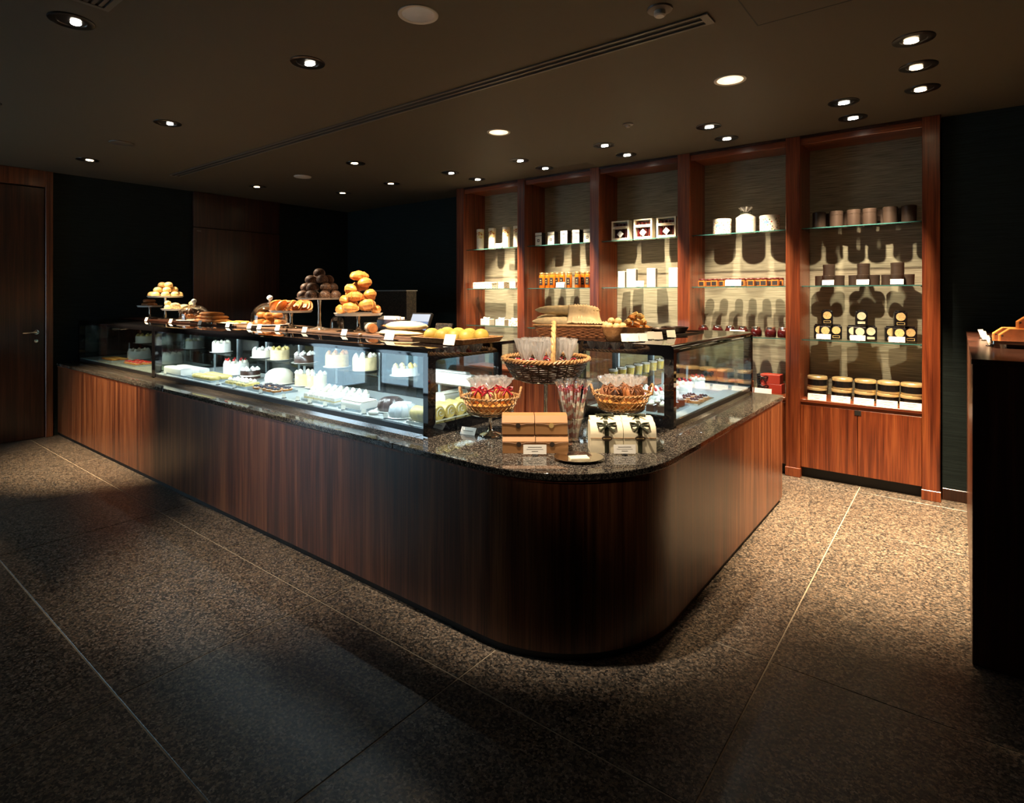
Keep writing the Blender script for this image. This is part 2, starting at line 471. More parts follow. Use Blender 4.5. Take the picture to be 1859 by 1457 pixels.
def rrect(x0, y0, x1, y1, rad, n=6):
    """rounded rectangle, radii given for corners (x0y0, x1y0, x1y1, x0y1)"""
    pts = []
    for (cx, cy, sx, sy, r, a0) in ((x0, y0, 1, 1, rad[0], PI), (x1, y0, -1, 1, rad[1], 1.5 * PI), (x1, y1, -1, -1, rad[2], 0), (x0, y1, 1, -1, rad[3], 0.5 * PI)):
        for i in range(n + 1):
            a = a0 + 0.5 * PI * i / n
            pts.append((cx + sx * r + r * math.cos(a), cy + sy * r + r * math.sin(a)))
    return pts

# ================================================================== SETTING
CEIL = 2.805
XL, XR, YB, YF = -7.64, 2.2, 5.6, -2.0
fl = struct(MB().box(XL - 0.1, YF - 0.1, -0.12, XR + 0.1, YB + 0.1, -0.0025).build('floor', 'grout'))
fl['label'] = 'brown speckled granite slab floor with pale joints'
PX, PY, GAP = 0.9355, 0.8575, 0.006
slab_cache = {}
gx = [-0.614 + k * PX for k in range(-8, 4)]; gy = [0.794 + k * PY for k in range(-4, 7)]
for i in range(len(gx) - 1):
    for j in range(len(gy) - 1):
        x0, x1 = max(gx[i], XL), min(gx[i + 1], XR); y0, y1 = max(gy[j], YF), min(gy[j + 1], YB)
        if x1 - x0 < 0.05 or y1 - y0 < 0.05: continue
        key = (round(x1 - x0, 3), round(y1 - y0, 3))
        if key not in slab_cache:
            hx, hy = (x1 - x0 - GAP) / 2, (y1 - y0 - GAP) / 2
            slab_cache[key] = MB().box(-hx, -hy, -0.02, hx, hy, 0, 0.0012).mesh('slab', 'floor_granite')
        put(slab_cache[key], 'slab', fl, ((x0 + x1) / 2, (y0 + y1) / 2, 0))
ce = struct(MB().box(XL - 0.1, YF - 0.1, CEIL, XR + 0.1, YB + 0.1, CEIL + 0.1).build('ceiling', 'ceiling_paint'))
MB().ring([(-0.775, 2.30), (0.15, 2.30), (0.15, 2.94), (-0.775, 2.94)], [(-0.770, 2.305), (0.145, 2.305), (0.145, 2.935), (-0.770, 2.935)], CEIL - 0.0012, CEIL + 0.001).build('access_panel_joint', 'kick_black', ce)
MB().ring([(-3.36, 4.93), (-2.9, 4.93), (-2.9, 5.13), (-3.36, 5.13)], [(-3.357, 4.933), (-2.903, 4.933), (-2.903, 5.127), (-3.357, 5.127)], CEIL - 0.0012, CEIL + 0.001).build('access_panel_joint', 'slot_grey', ce)
WZ, WY1, WX0, WX1 = 2.4, -0.85, -7.58, -6.0
struct(MB().box(XL - 0.1, WY1, 0, XL, YB + 0.1, CEIL).box(XL - 0.1, YF - 0.1, WZ, XL, WY1, CEIL).box(XL - 0.1, YF - 0.1, 0, XL, YF + 0.06, WZ).build('wall_left', 'wall_cloth'))
struct(MB().box(XL, YB, 0, XR, YB + 0.1, CEIL).box(-0.10, 5.29, 0, XR, YB, CEIL).build('wall_back', 'wall_cloth'))
struct(MB().box(XR, YF - 0.1, 0, XR + 0.1, YB + 0.1, CEIL).build('wall_right', 'wall_cloth'))
struct(MB().box(XL, YF - 0.1, 0, WX0, YF, CEIL).box(WX1, YF - 0.1, 0, XR, YF, CEIL).box(WX0, YF - 0.1, WZ, WX1, YF, CEIL).build('wall_front', 'wall_paint'))
def shop_window(name, label, loc, rz, width, n):
    w = struct(thing(name, label, 'window', loc, rz))
    hw = width / 2; fm = MB()
    for i in range(n + 1):
        x = -hw + 0.025 + i * (width - 0.05) / n
        fm.box(x - 0.025, -0.03, 0.0, x + 0.025, 0.03, WZ)
    fm.box(-hw, -0.03, 0, hw, 0.03, 0.06).box(-hw, -0.03, WZ - 0.06, hw, 0.03, WZ)
    fm.build('frame', 'black_metal', w)
    for i in range(n):
        x0 = -hw + 0.05 + i * (width - 0.05) / n; x1 = x0 + (width - 0.05) / n - 0.05
        MB().box(x0, -0.004, 0.06, x1, 0.004, WZ - 0.06).build('pane', 'glass', w)
    MB().tube([(-0.10, 0.03, 0.8), (-0.10, 0.09, 0.82), (-0.10, 0.09, 1.35), (-0.10, 0.03, 1.37)], 0.014, 8).build('pull_handle', 'chrome', w)
shop_window('window_1', 'glazed shopfront entrance with dark metal frame and daylight outside', ((WX0 + WX1) / 2, YF - 0.05, 0), 0, WX1 - WX0, 2)
shop_window('window_2', 'narrow full height side window beside the glazed entrance', (XL - 0.05, (YF + 0.06 + WY1) / 2, 0), -PI / 2, WY1 - YF - 0.06, 1)
struct(MB().box(-0.10, 5.272, 0, XR, 5.29, 0.085, 0.003).build('baseboard_back', 'dark_walnut'))
# wooden door in the left wall
d1 = struct(thing('door_1', 'dark wooden door with silver lever handle past the end of the counter', 'door', (XL, 1.31, 0)))
MB().box(0, -0.46, 0.005, 0.03, 0.46, 2.62, 0.003).build('door_leaf', 'dark_walnut', d1)
MB().box(0, 0.465, 0, 0.05, 0.53, CEIL - 0.003, 0.004).box(0, -0.53, 0, 0.05, -0.465, CEIL - 0.003, 0.004).box(0, -0.465, 2.63, 0.05, 0.465, CEIL - 0.003, 0.004).build('door_frame', 'walnut', d1)
h = MB().tube([(0.03, 0.39, 1.11), (0.075, 0.39, 1.11), (0.08, 0.375, 1.11), (0.08, 0.27, 1.11)], 0.010, 8).build('lever_handle', 'chrome', d1, 40)
MB().lathe([(0.024, 0), (0.024, 0.008), (0.0, 0.009)], 16, Matrix.Translation((0.03, 0.39, 1.11)) @ Matrix.Rotation(PI / 2, 4, 'Y')).build('rose', 'chrome', h, 40)
MB().lathe([(0.018, 0), (0.018, 0.006), (0.0, 0.007)], 16, Matrix.Translation((0.03, 0.39, 1.02)) @ Matrix.Rotation(PI / 2, 4, 'Y')).build('keyhole_plate', 'chrome', d1, 40)
d2 = struct(thing('door_2', 'dark wooden service door with panel above in the side wall', 'door', (XL, 3.84, 0)))
MB().box(0, -0.58, 0.01, 0.04, 0.58, 2.35, 0.003).build('door_leaf', 'dark_walnut', d2)
MB().box(0, -0.58, 2.357, 0.04, 0.58, CEIL - 0.003, 0.003).build('upper_panel', 'dark_walnut', d2)
MB().box(0.04, -0.545, 2.30, 0.047, -0.49, 2.312, 0.001).build('hinge', 'chrome', d2)

# ------------------------------------------------------------------ ceiling fittings
# (all positions are on the ceiling grid read from the photograph)
def spot(parent, pos, target, power, angle, blend, col, size=0.03):
    ld = bpy.data.lights.new('beam', 'SPOT')
    ld.energy = power; ld.spot_size = R(angle); ld.spot_blend = blend; ld.color = col; ld.shadow_soft_size = size
    lo = bpy.data.objects.new('beam', ld); COL.objects.link(lo)
    lo.parent = parent
    lo.location = Vector(pos) - parent.location
    lo.rotation_euler = rot_to(Vector(target) - Vector(pos))
    return lo
trim_me = MB().lathe([(0.094, 0), (0.093, -0.004), (0.085, -0.007), (0.060, -0.005), (0.058, -0.001), (0.0, -0.001)], 36, cap=False).mesh('trim', 'trim_black', 35)
baffle_me = MB().lathe([(0.046, 0), (0.042, -0.004), (0.034, -0.0045)], 28, cap=False).mesh('baffle', 'trim_black', 35)
def lens(rx, ry, mat):
    return MB().lathe([(1.0, 0), (0.8, -0.08), (0.0, -0.1)], 28, Matrix.Diagonal((rx, ry, 0.01, 1)), cap=False).mesh('lamp_lens', mat, 60)
lens_small = lens(0.034, 0.022, 'lamp_white')
lens_warm = lens(0.034, 0.030, 'lamp_warm')
ring_white = MB().lathe([(0.094, 0), (0.093, -0.004), (0.084, -0.006), (0.076, -0.003), (0.076, -0.001)], 36, cap=False).mesh('trim', 'trim_white', 35)
lens_wide = lens(0.076, 0.076, 'lamp_dim')
lens_core = lens(0.030, 0.030, 'lamp_warm')
lens_off = MB().lathe([(0.076, -0.001), (0.05, -0.006), (0.0, -0.008)], 28, cap=False).mesh('lens', 'jelly_clear', 60)
WARM, WHITE = (1.0, 0.72, 0.43), (1.0, 0.80, 0.58)
def downlight(x, y, target, power, angle, label, group=None, blend=0.5, col=WHITE, kind='black', size=0.03):
    t = thing('downlight', label, 'downlight', (x, y, CEIL), 0, group)
    dv = Vector((target[0] - x, target[1] - y, 0))
    az = math.atan2(dv.y, dv.x)
    if kind == 'black':
        put(trim_me, 'trim', t)
        put(lens_small if col != WARM else lens_warm, 'lamp_lens', t, (0.016 * math.cos(az), 0.016 * math.sin(az), -0.0065), az + PI / 2)
    else:
        put(ring_white, 'trim', t)
        put(lens_wide, 'lamp_lens', t, (0, 0, -0.001))
        put(lens_core, 'bulb', t, (0, 0, -0.004))
    if power > 0:
        spot(t, (x, y, CEIL - 0.03), target, power, angle, blend, col, size)
    return t
BAYX = [-4.30, -3.375, -2.45, -1.535, -0.62]
K = 1.0
for k, x in enumerate(BAYX):
    nm = ('shelves of printed tubes', 'shelves of black boxes and orange jars', 'shelves of ivory bottle boxes', 'shelves of floral tins', 'shelves of brown and black tins')[k]
    pw = (1.25, 0.9, 1.15, 1.0, 0.8)[k]
    downlight(x, 4.46, (x + 0.02, 5.55, 1.35), 400 * pw, 44, 'black recessed spotlight, farther from the wall, facing the ' + nm, 'ceiling spotlights in pairs along the shelving', 0.6, WHITE, size=0.020)
    downlight(x, 4.89, (x - 0.02, 5.50, 0.95), 300 * pw, 46, 'black recessed spotlight close to the header above the ' + nm, 'ceiling spotlights in pairs along the shelving', 0.6, WHITE, size=0.020)
# three bare bright lamps over the passage between the two counters
for y, tg, pw, nm in ((3.58, (-0.50, 3.95, 0), 520, 'farthest from the shelving'), (4.02, (-0.40, 4.25, 0), 1150, 'in the middle'), (4.47, (-0.45, 4.75, 0), 900, 'closest to the shelving')):
    downlight(-0.185, y, tg, pw, 50, 'very bright recessed lamp over the passage, ' + nm + ' of its row of three', 'three bright lamps over the passage', 0.75, WARM)
# row over the front of the counter
ROW = 'adjustable black spotlights over the front of the counter'
downlight(-2.89, 1.85, (-3.00, 2.62, 1.32), 650, 57, 'black recessed spotlight beyond the unlit lens light, over the cream puff bread', ROW, 0.6, WHITE)
downlight(-4.75, 1.85, (-4.45, 2.62, 1.32), 860, 58, 'black recessed spotlight over the long case, before the plain ceiling disc', ROW, 0.6, WHITE)
downlight(-6.65, 1.88, (-6.15, 2.60, 1.34), 680, 48, 'black recessed spotlight over the door end of the counter', ROW, 0.55, WARM)
downlight(-3.34, 0.88, (-3.20, 1.75, 0.22), 290, 46, 'large black recessed spotlight beside the slatted air vent', None, 1.0, WHITE)
downlight(-5.20, 0.88, (-6.05, 1.92, 0.50), 1250, 48, 'black recessed spotlight towards the door, aimed at the counter front', ROW, 1.0, WARM)
downlight(-1.54, 1.85, (-1.75, 2.50, 1.00), 430, 52, 'black recessed spotlight over the rounded counter corner', ROW, 0.6, WHITE)
downlight(-1.10, 0.88, (-1.40, 2.40, 0.95), 60, 30, 'black recessed spotlight in front of the rounded counter corner', ROW, 0.6, WHITE)
# plain lens lights behind the counter
PL = 'white rimmed lens lights'
downlight(-1.10, 3.575, (-1.45, 3.40, 1.2), 260, 62, 'glowing white rimmed lens light over the short display case', PL, 0.8, WARM, 'white', 0.06)
downlight(-2.92, 3.585, (-2.9, 3.3, 0.8), 80, 90, 'glowing white rimmed lens light over the staff area', PL, 0.8, WARM, 'white', 0.06)
dw = downlight(-1.99, 1.85, (-1.99, 1.85, 0), 0, 60, 'unlit white rimmed lens light in the ceiling over the counter', PL, 0.5, WARM, 'white')
for c in list(dw.children):
    if c.name.startswith(('lamp_lens', 'bulb')): bpy.data.objects.remove(c)
put(lens_off, 'lens', dw, (0, 0, -0.001))
for x, y, p_, nm in ((-4.73, 3.56, 90, 'nearest the glowing lens light'), (-6.69, 3.61, 45, 'nearest the side wall'), (-6.23, 4.50, 22, 'nearest the back corner'), (-5.26, 4.47, 22, 'nearest the shelving end pillar')):
    downlight(x, y, (x + 0.2, y - 0.7, 1.1), p_, 60, 'small warm recessed lamp over the dark staff area, ' + nm, 'small warm lamps over the staff area', 0.6, WARM)
downlight(0.55, 3.575, (0.55, 3.55, 1.3), 300, 46, 'black recessed spotlight over the side counter', None, 0.6, WARM)
disc_me = MB().lathe([(0.092, 0), (0.09, -0.008), (0.06, -0.014), (0.0, -0.016)], 32, cap=False)
tag(disc_me.build('speaker_disc', 'slot_grey', None, 40, (-5.68, 1.85, CEIL)), 'plain dark round disc set in the ceiling, unlit, between two spotlights', 'ceiling disc')
tag(disc_me.build('speaker_disc', 'trim_white', None, 40, (-5.72, 3.6, CEIL)), 'pale unlit round disc in the ceiling among the small warm lamps', 'ceiling disc')
for x, y, s, lb in ((-1.08, 2.49, 1.0, 'round smoke detector on the ceiling by the end of the long air slot'), (-2.0, 4.02, 0.7, 'small round sensor on the ceiling between lens light and shelving'), (-5.5, 0.9, 0.6, 'faint small round sensor on the dark ceiling near the door')):
    t = thing('smoke_detector', lb, 'detector', (x, y, CEIL))
    MB().lathe([(0.058 * s, 0), (0.055 * s, -0.008), (0.030 * s, -0.012), (0.028 * s, -0.012)], 28).build('base', 'slot_grey', t, 40)
    MB().lathe([(0.026 * s, -0.012), (0.026 * s, -0.030 * s), (0.020 * s, -0.036 * s), (0, -0.036 * s)], 24).build('sensor_head', 'trim_white', t, 40)
# long twin-slot air diffuser
t = thing('air_slot_diffuser', 'long narrow twin-slot air diffuser running along the ceiling', 'air vent', (-3.855, 2.71, CEIL))
L = 5.83 / 2
MB().box(-L, -0.052, -0.002, L, 0.052, 0).build('slot_recess', 'kick_black', t)
for y0, y1 in ((-0.055, -0.040), (-0.007, 0.007), (0.040, 0.055)):
    MB().box(-L, y0, -0.009, L, y1, 0, 0.002).build('blade', 'slot_grey', t)
for x0, x1 in ((-L - 0.012, -L + 0.012), (L - 0.02, L + 0.02)):
    MB().box(x0, -0.055, -0.0095, x1, 0.055, 0, 0.002).build('end_cap', 'slot_grey', t)
t = thing('slatted_vent', 'square slatted air vent in the ceiling beside the large spotlight', 'air vent', (-2.93, 0.80, CEIL))
MB().ring([(-0.15, -0.15), (0.15, -0.15), (0.15, 0.15), (-0.15, 0.15)], [(-0.125, -0.125), (0.125, -0.125), (0.125, 0.125), (-0.125, 0.125)], -0.01, 0).build('frame', 'slot_grey', t)
for k in range(9):
    MB().box(-0.125, -0.115 + k * 0.027, -0.008, 0.125, -0.100 + k * 0.027, -0.001).build('slat', 'slot_grey', t)

# ================================================================== COUNTER
def wpart(mb, name, mat, parent, smooth=0.0):
    """mesh given in world coordinates, parented to an unrotated thing"""
    return mb.build(name, mat, parent, smooth, -Vector(parent.location))
CX, CY, CR = -1.615, 2.48, 0.60
def l_outline(off, x0=-7.6, y1=4.50, xi=-1.95, yi=2.80):
    r = CR + off
    pts = [(x0, CY - r)]
    for i in range(25):
        a = -PI / 2 + (PI / 2) * i / 24
        pts.append((CX + r * math.cos(a), CY + r * math.sin(a)))
    pts += [(CX + r, y1), (xi, y1), (xi, yi), (x0, yi)]
    return pts
ct = thing('counter', 'long walnut veneered shop counter with rounded corner', 'counter', (-3.0, 2.4, 0))
wpart(MB().prism(l_outline(0), 0.036, 0.743), 'veneer_cladding', 'walnut', ct, 30)
wpart(MB().prism(l_outline(-0.014, y1=4.488), 0.0, 0.036), 'plinth', 'kick_black', ct, 30)
wpart(MB().prism(l_outline(0.003, y1=4.503), 0.733, 0.7425), 'edge_highlight', 'redwood', ct, 30)  # redder strip added as a painted highlight along the top wood edge
ZW = 0.772
wt = thing('stone_worktop', 'polished dark speckled granite worktop running along the counter', 'worktop', (-3.0, 2.4, 0.745))
def bevel(o, w=0.003, s=2):
    b = o.modifiers.new('bevel', 'BEVEL'); b.width = w; b.segments = s; b.limit_method = 'ANGLE'; b.angle_limit = R(40)
    return o
yo = CY - CR - 0.008; xo = CX + CR + 0.008
for x0, x1 in ((-7.6, -4.9), (-4.898, -2.2)):
    bevel(wpart(MB().prism([(x0, yo), (x1, yo), (x1, 2.80), (x0, 2.80)], 0.7435, ZW), 'slab', 'worktop_granite', wt))
pts = [(-2.198, yo)]
for i in range(25):
    a = -PI / 2 + (PI / 2) * i / 24
    pts.append((CX + (CR + 0.008) * math.cos(a), CY + (CR + 0.008) * math.sin(a)))
pts += [(xo, 3.02), (-1.95, 3.02), (-1.95, 2.80), (-2.198, 2.80)]
bevel(wpart(MB().prism(pts, 0.7435, ZW), 'slab', 'worktop_granite', wt, 30))
bevel(wpart(MB().prism([(xo, 3.022), (xo, 4.508), (-1.95, 4.508), (-1.95, 3.022)], 0.7435, ZW), 'slab', 'worktop_granite', wt))

# ================================================================== GLASS DISPLAY CASES
CH = 0.453
def display_case(label, loc, rot, L, D=0.60, DT=0.75, posts=(), bright=1.0, tube='case_tube', back=True, first_frame=True, shelf=True):
    t = thing('display_case', label, 'display case', loc, rot)
    MB().box(0, 0.006, 0, L, D, 0.040, 0.002).build('base_sill', 'black_metal', t)
    MB().box(0.0, 0.0, 0.0, L, 0.012, 0.012).build('chrome_strip', 'chrome', t)
    MB().box(0.03, 0.010, 0.040, L - 0.03, D - 0.02, 0.046).build('deck', 'deck_white', t)
    MB().box(0.03, 0.001, 0.040, L - 0.03, 0.007, 0.411).build('front_glass', 'case_glass', t)
    # top: black glass panel with a rounded front edge
    prof = [(DT, 0.435), (DT, CH), (0.028, CH)] + [(0.028 - 0.028 * math.sin(a), CH - 0.028 + 0.028 * math.cos(a)) for a in [R(v) for v in (15, 30, 45, 60, 75, 90)]] + [(0.0, 0.411), (0.022, 0.411), (0.026, 0.435)]
    m = Matrix(((0, 0, 1, 0), (1, 0, 0, 0), (0, 1, 0, 0), (0, 0, 0, 1)))
    MB().prism(prof, 0.0, L, m).build('top_panel', 'black_gloss', t, 35)
    out = rrect(0, 0, D, CH - 0.004, (0.004, 0.004, 0.004, 0.045))
    inn = rrect(0.055, 0.060, D - 0.035, CH - 0.060, (0.006, 0.006, 0.006, 0.02))
    for x in (([-0.003] if first_frame else []) + [L - 0.032]):
        f = MB().ring(out, inn, x, x + 0.035, m).build('end_frame', 'black_gloss', t, 35)
        MB().box(x + 0.014, 0.055, 0.06, x + 0.020, D - 0.035, CH - 0.06).build('end_glass', 'case_glass', f)
    # lamp tube under the front edge of the top
    tb = MB().box(0.04, 0.024, 0.4295, L - 0.04, 0.075, 0.4345).build('light_batten', 'satin_steel', t)
    MB().add([(0.05, 0.027, 0.4145), (L - 0.05, 0.027, 0.4145), (L - 0.05, 0.036, 0.4285), (0.05, 0.036, 0.4285)], [(0, 3, 2, 1)]).build('light_strip', tube, tb)
    # sliding rear doors
    for x in posts:
        p = MB().box(x - 0.035, D - 0.03, 0.046, x + 0.035, D - 0.004, 0.433, 0.003).build('rear_post', 'black_metal', t)
        MB().box(x - 0.008, D - 0.040, 0.06, x + 0.008, D - 0.030, 0.425, 0.002).build('steel_pull', 'satin_steel', p)
    if back:
        edges = [0.03] + list(posts) + [L - 0.03]
        for a, b_ in zip(edges[:-1], edges[1:]):
            MB().box(a + 0.02, D - 0.016, 0.05, b_ - 0.02, D - 0.011, 0.432).build('rear_pane', 'glass', t)
    if shelf:
        s_ = MB().box(0.05, 0.36, 0.200, L - 0.05, D - 0.045, 0.206).build('inner_shelf', 'shelf_glass', t)
        for x in (0.3, L / 2, L - 0.3):
            MB().box(x - 0.006, 0.38, 0.046, x + 0.006, 0.392, 0.200).build('shelf_prop', 'satin_steel', s_)
    return t
caseA = display_case('dim glass display case at the door end of the counter', (-7.56, 2.05, ZW), 0, 2.00, posts=(0.6, 1.4), tube='lamp_dim')
caseB = display_case('long brightly lit glass display case of cakes on the counter', (-5.556, 2.05, ZW), 0, 3.42, posts=(0.35, 0.85, 1.35, 1.85, 2.35, 2.85))
caseC = display_case('short glass display case beyond the rounded counter corner', (-1.22, 3.0, ZW), PI / 2, 1.50, DT=1.0, posts=(0.45, 1.0))
ZT = ZW + CH          # case top height
ZD = ZW + 0.046       # inner deck height
ZS = ZW + 0.206       # inner shelf height

# ================================================================== WALL SHELVING
YS = 5.20
PIL = [(-4.896, -4.776), (-3.952, -3.851), (-3.012, -2.905), (-2.075, -1.960), (-1.143, -1.034), (-0.217, -0.109)]
SHZ = [2.05, 1.575, 1.133]; LEDGE = 0.645
sh = thing('wall_shelving', 'red-brown wooden wall shelving of five bays with glass shelves and cupboards', 'shelving', (-2.5, 5.4, 0))
for x0, x1 in PIL:
    p = wpart(MB().box(x0, YS - 0.015, 0, x1, YB, CEIL - 0.002, 0.003), 'pillar', 'redwood', sh)
    q = MB().box(x0 - 0.004, YS - 0.022, 0, x1 + 0.004, YS + 0.05, 0.075, 0.003).build('plinth_block', 'redwood', p)
wpart(MB().box(-4.90, YS - 0.012, CEIL - 0.020, -0.105, YB, CEIL - 0.0015), 'cornice', 'dark_walnut', sh)
holes = MB()
pin_me = MB().tube([(0, 0, 0), (0.012, 0, 0)], 0.004, 6).mesh('shelf_pin', 'chrome', 40)
for k in range(5):
    a, b_ = PIL[k][1], PIL[k + 1][0]
    wpart(MB().box(a, YS + 0.004, 2.735, b_, YS + 0.030, CEIL - 0.02, 0.002), 'header', 'redwood_across', sh)
    wpart(MB().box(a, YS + 0.030, 2.755, b_, YB - 0.015, 2.775), 'soffit', 'redwood_across', sh)
    wpart(MB().box(a, YB - 0.015, LEDGE, b_, YB, 2.775), 'back_panel', 'shelf_cloth_lit', sh)
    wpart(MB().box(a, YS - 0.004, LEDGE - 0.022, b_, YB - 0.015, LEDGE, 0.002), 'ledge', 'redwood_across', sh)
    wpart(MB().box(a, YS + 0.004, 0.602, b_, YS + 0.03, LEDGE - 0.022), 'fascia', 'redwood_across', sh)
    mid = (a + b_) / 2
    for x0, x1 in ((a + 0.002, mid - 0.0015), (mid + 0.0015, b_ - 0.002)):
        wpart(MB().box(x0, YS + 0.004, 0.088, x1, YS + 0.026, 0.599, 0.0015), 'cupboard_door', 'redwood', sh)
    wpart(MB().box(mid - 0.022, YS + 0.001, 0.560, mid + 0.022, YS + 0.006, 0.597), 'finger_notch', 'kick_black', sh)
    wpart(MB().box(a, YS + 0.05, 0, b_, YS + 0.07, 0.088), 'toe_kick', 'kick_black', sh)
    wpart(MB().box(a, YS + 0.03, 0.086, b_, YB - 0.015, 0.10), 'cupboard_floor', 'dark_walnut', sh)
    for z in SHZ:
        g = wpart(MB().box(a + 0.003, YS + 0.035, z - 0.008, b_ - 0.003, YB - 0.02, z), 'glass_shelf', 'shelf_glass', sh)
        MB().box(a + 0.003, YS + 0.033, z - 0.008, b_ - 0.003, YS + 0.035, z).build('glass_edge', 'glass_edge', g)
        for px_, rz in ((a, 0), (b_, PI)):
            for py_ in (YS + 0.07, YB - 0.07):
                put(pin_me, 'shelf_pin', g, (px_, py_, z - 0.012), rz)
    for yy in (YS + 0.07, YB - 0.07):
        for i in range(72):
            z = 0.72 + i * 0.027
            holes.lathe([(0.0035, 0), (0.0, 0.0006)], 6, Matrix.Translation((a, yy, z)) @ Matrix.Rotation(PI / 2, 4, 'Y'), cap=False)
ho = wpart(holes, 'pin_holes', 'kick_black', sh); ho['kind'] = 'stuff'

# ================================================================== SIDE COUNTER (right edge of the room)
rc = thing('side_counter', 'tall dark walnut side counter opposite the rounded corner', 'counter', (0.6, 4.0, 0))
wpart(MB().box(0.052, 3.005, 0.0, 1.10, 5.25, 1.215), 'cabinet_body', 'dark_walnut', rc)
wpart(MB().box(0.042, 2.992, 0.0, 1.11, 3.006, 1.218, 0.0015), 'front_panel', 'dark_walnut', rc)
wpart(MB().box(0.0415, 3.0065, 0.0, 0.053, 5.25, 1.218, 0.001), 'side_panel', 'walnut', rc)
wpart(MB().box(0.038, 2.988, 1.2185, 1.115, 5.255, 1.240, 0.002), 'counter_top', 'dark_walnut', rc)
# granite-faced low partition behind the staff area
gp = thing('granite_partition', 'low dark granite clad partition behind the staff area', 'partition', (-5.75, 4.68, 0))
wpart(MB().box(-6.35, 4.60, 0, -5.15, 4.76, 1.545, 0.003), 'cladding', 'dark_granite', gp)
wpart(MB().box(-6.36, 4.59, 1.546, -5.14, 4.77, 1.556, 0.002), 'cap_strip', 'satin_steel', gp)

# ================================================================== GOODS: shared builders
CACHE = {}
def cached(key, fn):
    if key not in CACHE: CACHE[key] = fn()
    return CACHE[key]
def lump(rx, ry, h, mat, seed, amp=0.06, n=16, flat=0.75):
    def fn():
        prof = [(0.0, 0.0), (flat, 0.0), (0.95, 0.16), (1.0, 0.36), (0.93, 0.62), (0.72, 0.83), (0.4, 0.96), (0.0, 1.0)]
        wob = lambda a, z: 1 + amp * (math.sin(3 * a + seed) * 0.6 + math.sin(5 * a + seed * 2.3 + z * 4) * 0.5 + math.sin(9 * a + seed * 1.7 - z * 7) * 0.3)
        return MB().lathe(prof, n, Matrix.Diagonal((rx, ry, h, 1)), wob).mesh('pastry', mat, 70)
    return cached(('lump', rx, ry, h, mat, seed, amp), fn)
def crescent(mat, length=0.13, fat=0.027, ridges=7, seed=0.0):
    def fn():
        n = 64; path = []
        for i in range(n):
            t = i / (n - 1) * 2 - 1
            a = t * 1.15
            path.append((length * 0.52 * math.sin(a), length * 0.34 * (1 - math.cos(a)), fat * 0.95 * (1 - 0.35 * t * t)))
        rad = lambda t: max(0.004, fat * (1 - (2 * t - 1) ** 2) ** 0.62 * (0.84 + 0.18 * (((abs(t - 0.5) * -2 * ridges * 0.5 + seed) % 1.0) ** 0.7)))
        return MB().tube(path, rad, 10).mesh('croissant', mat, 32)
    return cached(('cres', mat, length, fat, ridges, seed), fn)
def finger(mat, length=0.12, r=0.016):
    return cached(('fing', mat, length, r), lambda: MB().tube([(length * (i / 8 - 0.5), 0.004 * math.sin(i), r) for i in range(9)], lambda t: r * (1 - abs(2 * t - 1) ** 4) ** 0.5 + 0.002, 9).mesh('finger', mat, 60))
def loaf(mat, length, r, tip=0.35):
    return cached(('loaf', mat, length, r, tip), lambda: MB().tube([(length * (i / 14 - 0.5), 0, r * 0.9) for i in range(15)], lambda t: max(0.003, r * (1 - abs(2 * t - 1) ** 3.2) ** 0.6 * (1 + 0.05 * math.sin(t * 40))), 12).mesh('loaf', mat, 60))
def item(me, name, label, cat, loc, rot=0.0, group=None, scale=None):
    return tag(put(me, name, None, loc, rot, scale), label, cat, group)

def stand(x, y, z, plate_r, h, label, mat='porcelain', foot='stem_glass', lip=0.012, group=None):
    t = thing('cake_stand', label, 'cake stand', (x, y, z), 0, group)
    MB().lathe([(0.0, h - 0.010), (0.03, h - 0.010), (plate_r * 0.92, h - 0.006), (plate_r, h + lip), (plate_r - 0.004, h + lip), (plate_r * 0.9, h), (0.0, h)], 40).build('plate', mat, t, 40)
    MB().lathe([(0.016, h - 0.010), (0.013, h - 0.03), (0.009, h * 0.62), (0.012, h * 0.5), (0.010, h * 0.34), (0.016, 0.022), (0.020, 0.012)], 16).build('stem', foot, t, 60)
    MB().lathe([(plate_r * 0.42, 0.0), (plate_r * 0.40, 0.006), (0.03, 0.012), (0.018, 0.018), (0.0, 0.018)], 28).build('foot', foot, t, 50)
    return t
def dome(x, y, z, r, h, label):
    t = thing('glass_dome', label, 'glass dome', (x, y, z))
    prof = [(r, 0.0), (r, h * 0.35)] + [(r * math.cos(a), h * 0.35 + h * 0.65 * math.sin(a)) for a in [R(v) for v in (12, 25, 38, 51, 64, 77)]] + [(0.012, h)]
    MB().lathe(prof, 32, cap=False).build('cover', 'dome_glass', t, 60)
    MB().lathe([(0.009, h - 0.002), (0.008, h + 0.010), (0.020, h + 0.020), (0.025, h + 0.034), (0.018, h + 0.050), (0.0, h + 0.056)], 18).build('knob', 'jelly_clear', t, 60)
    return t
card_me = MB().box(-0.5, -0.02, 0, 0.5, 0.0, 1.0).mesh('card', 'card')
clip_me = MB().box(-0.25, -0.5, 0, 0.25, 0.55, 0.16, 0.04).box(-0.12, -0.1, 0.1, 0.12, 0.1, 0.35, 0.03).mesh('clip', 'black_metal')
lines_me = MB().box(-0.30, -0.028, 0.70, 0.30, -0.02, 0.76).box(-0.36, -0.028, 0.48, 0.36, -0.02, 0.52).box(-0.14, -0.028, 0.26, 0.14, -0.02, 0.32).mesh('printed_lines', 'ink')
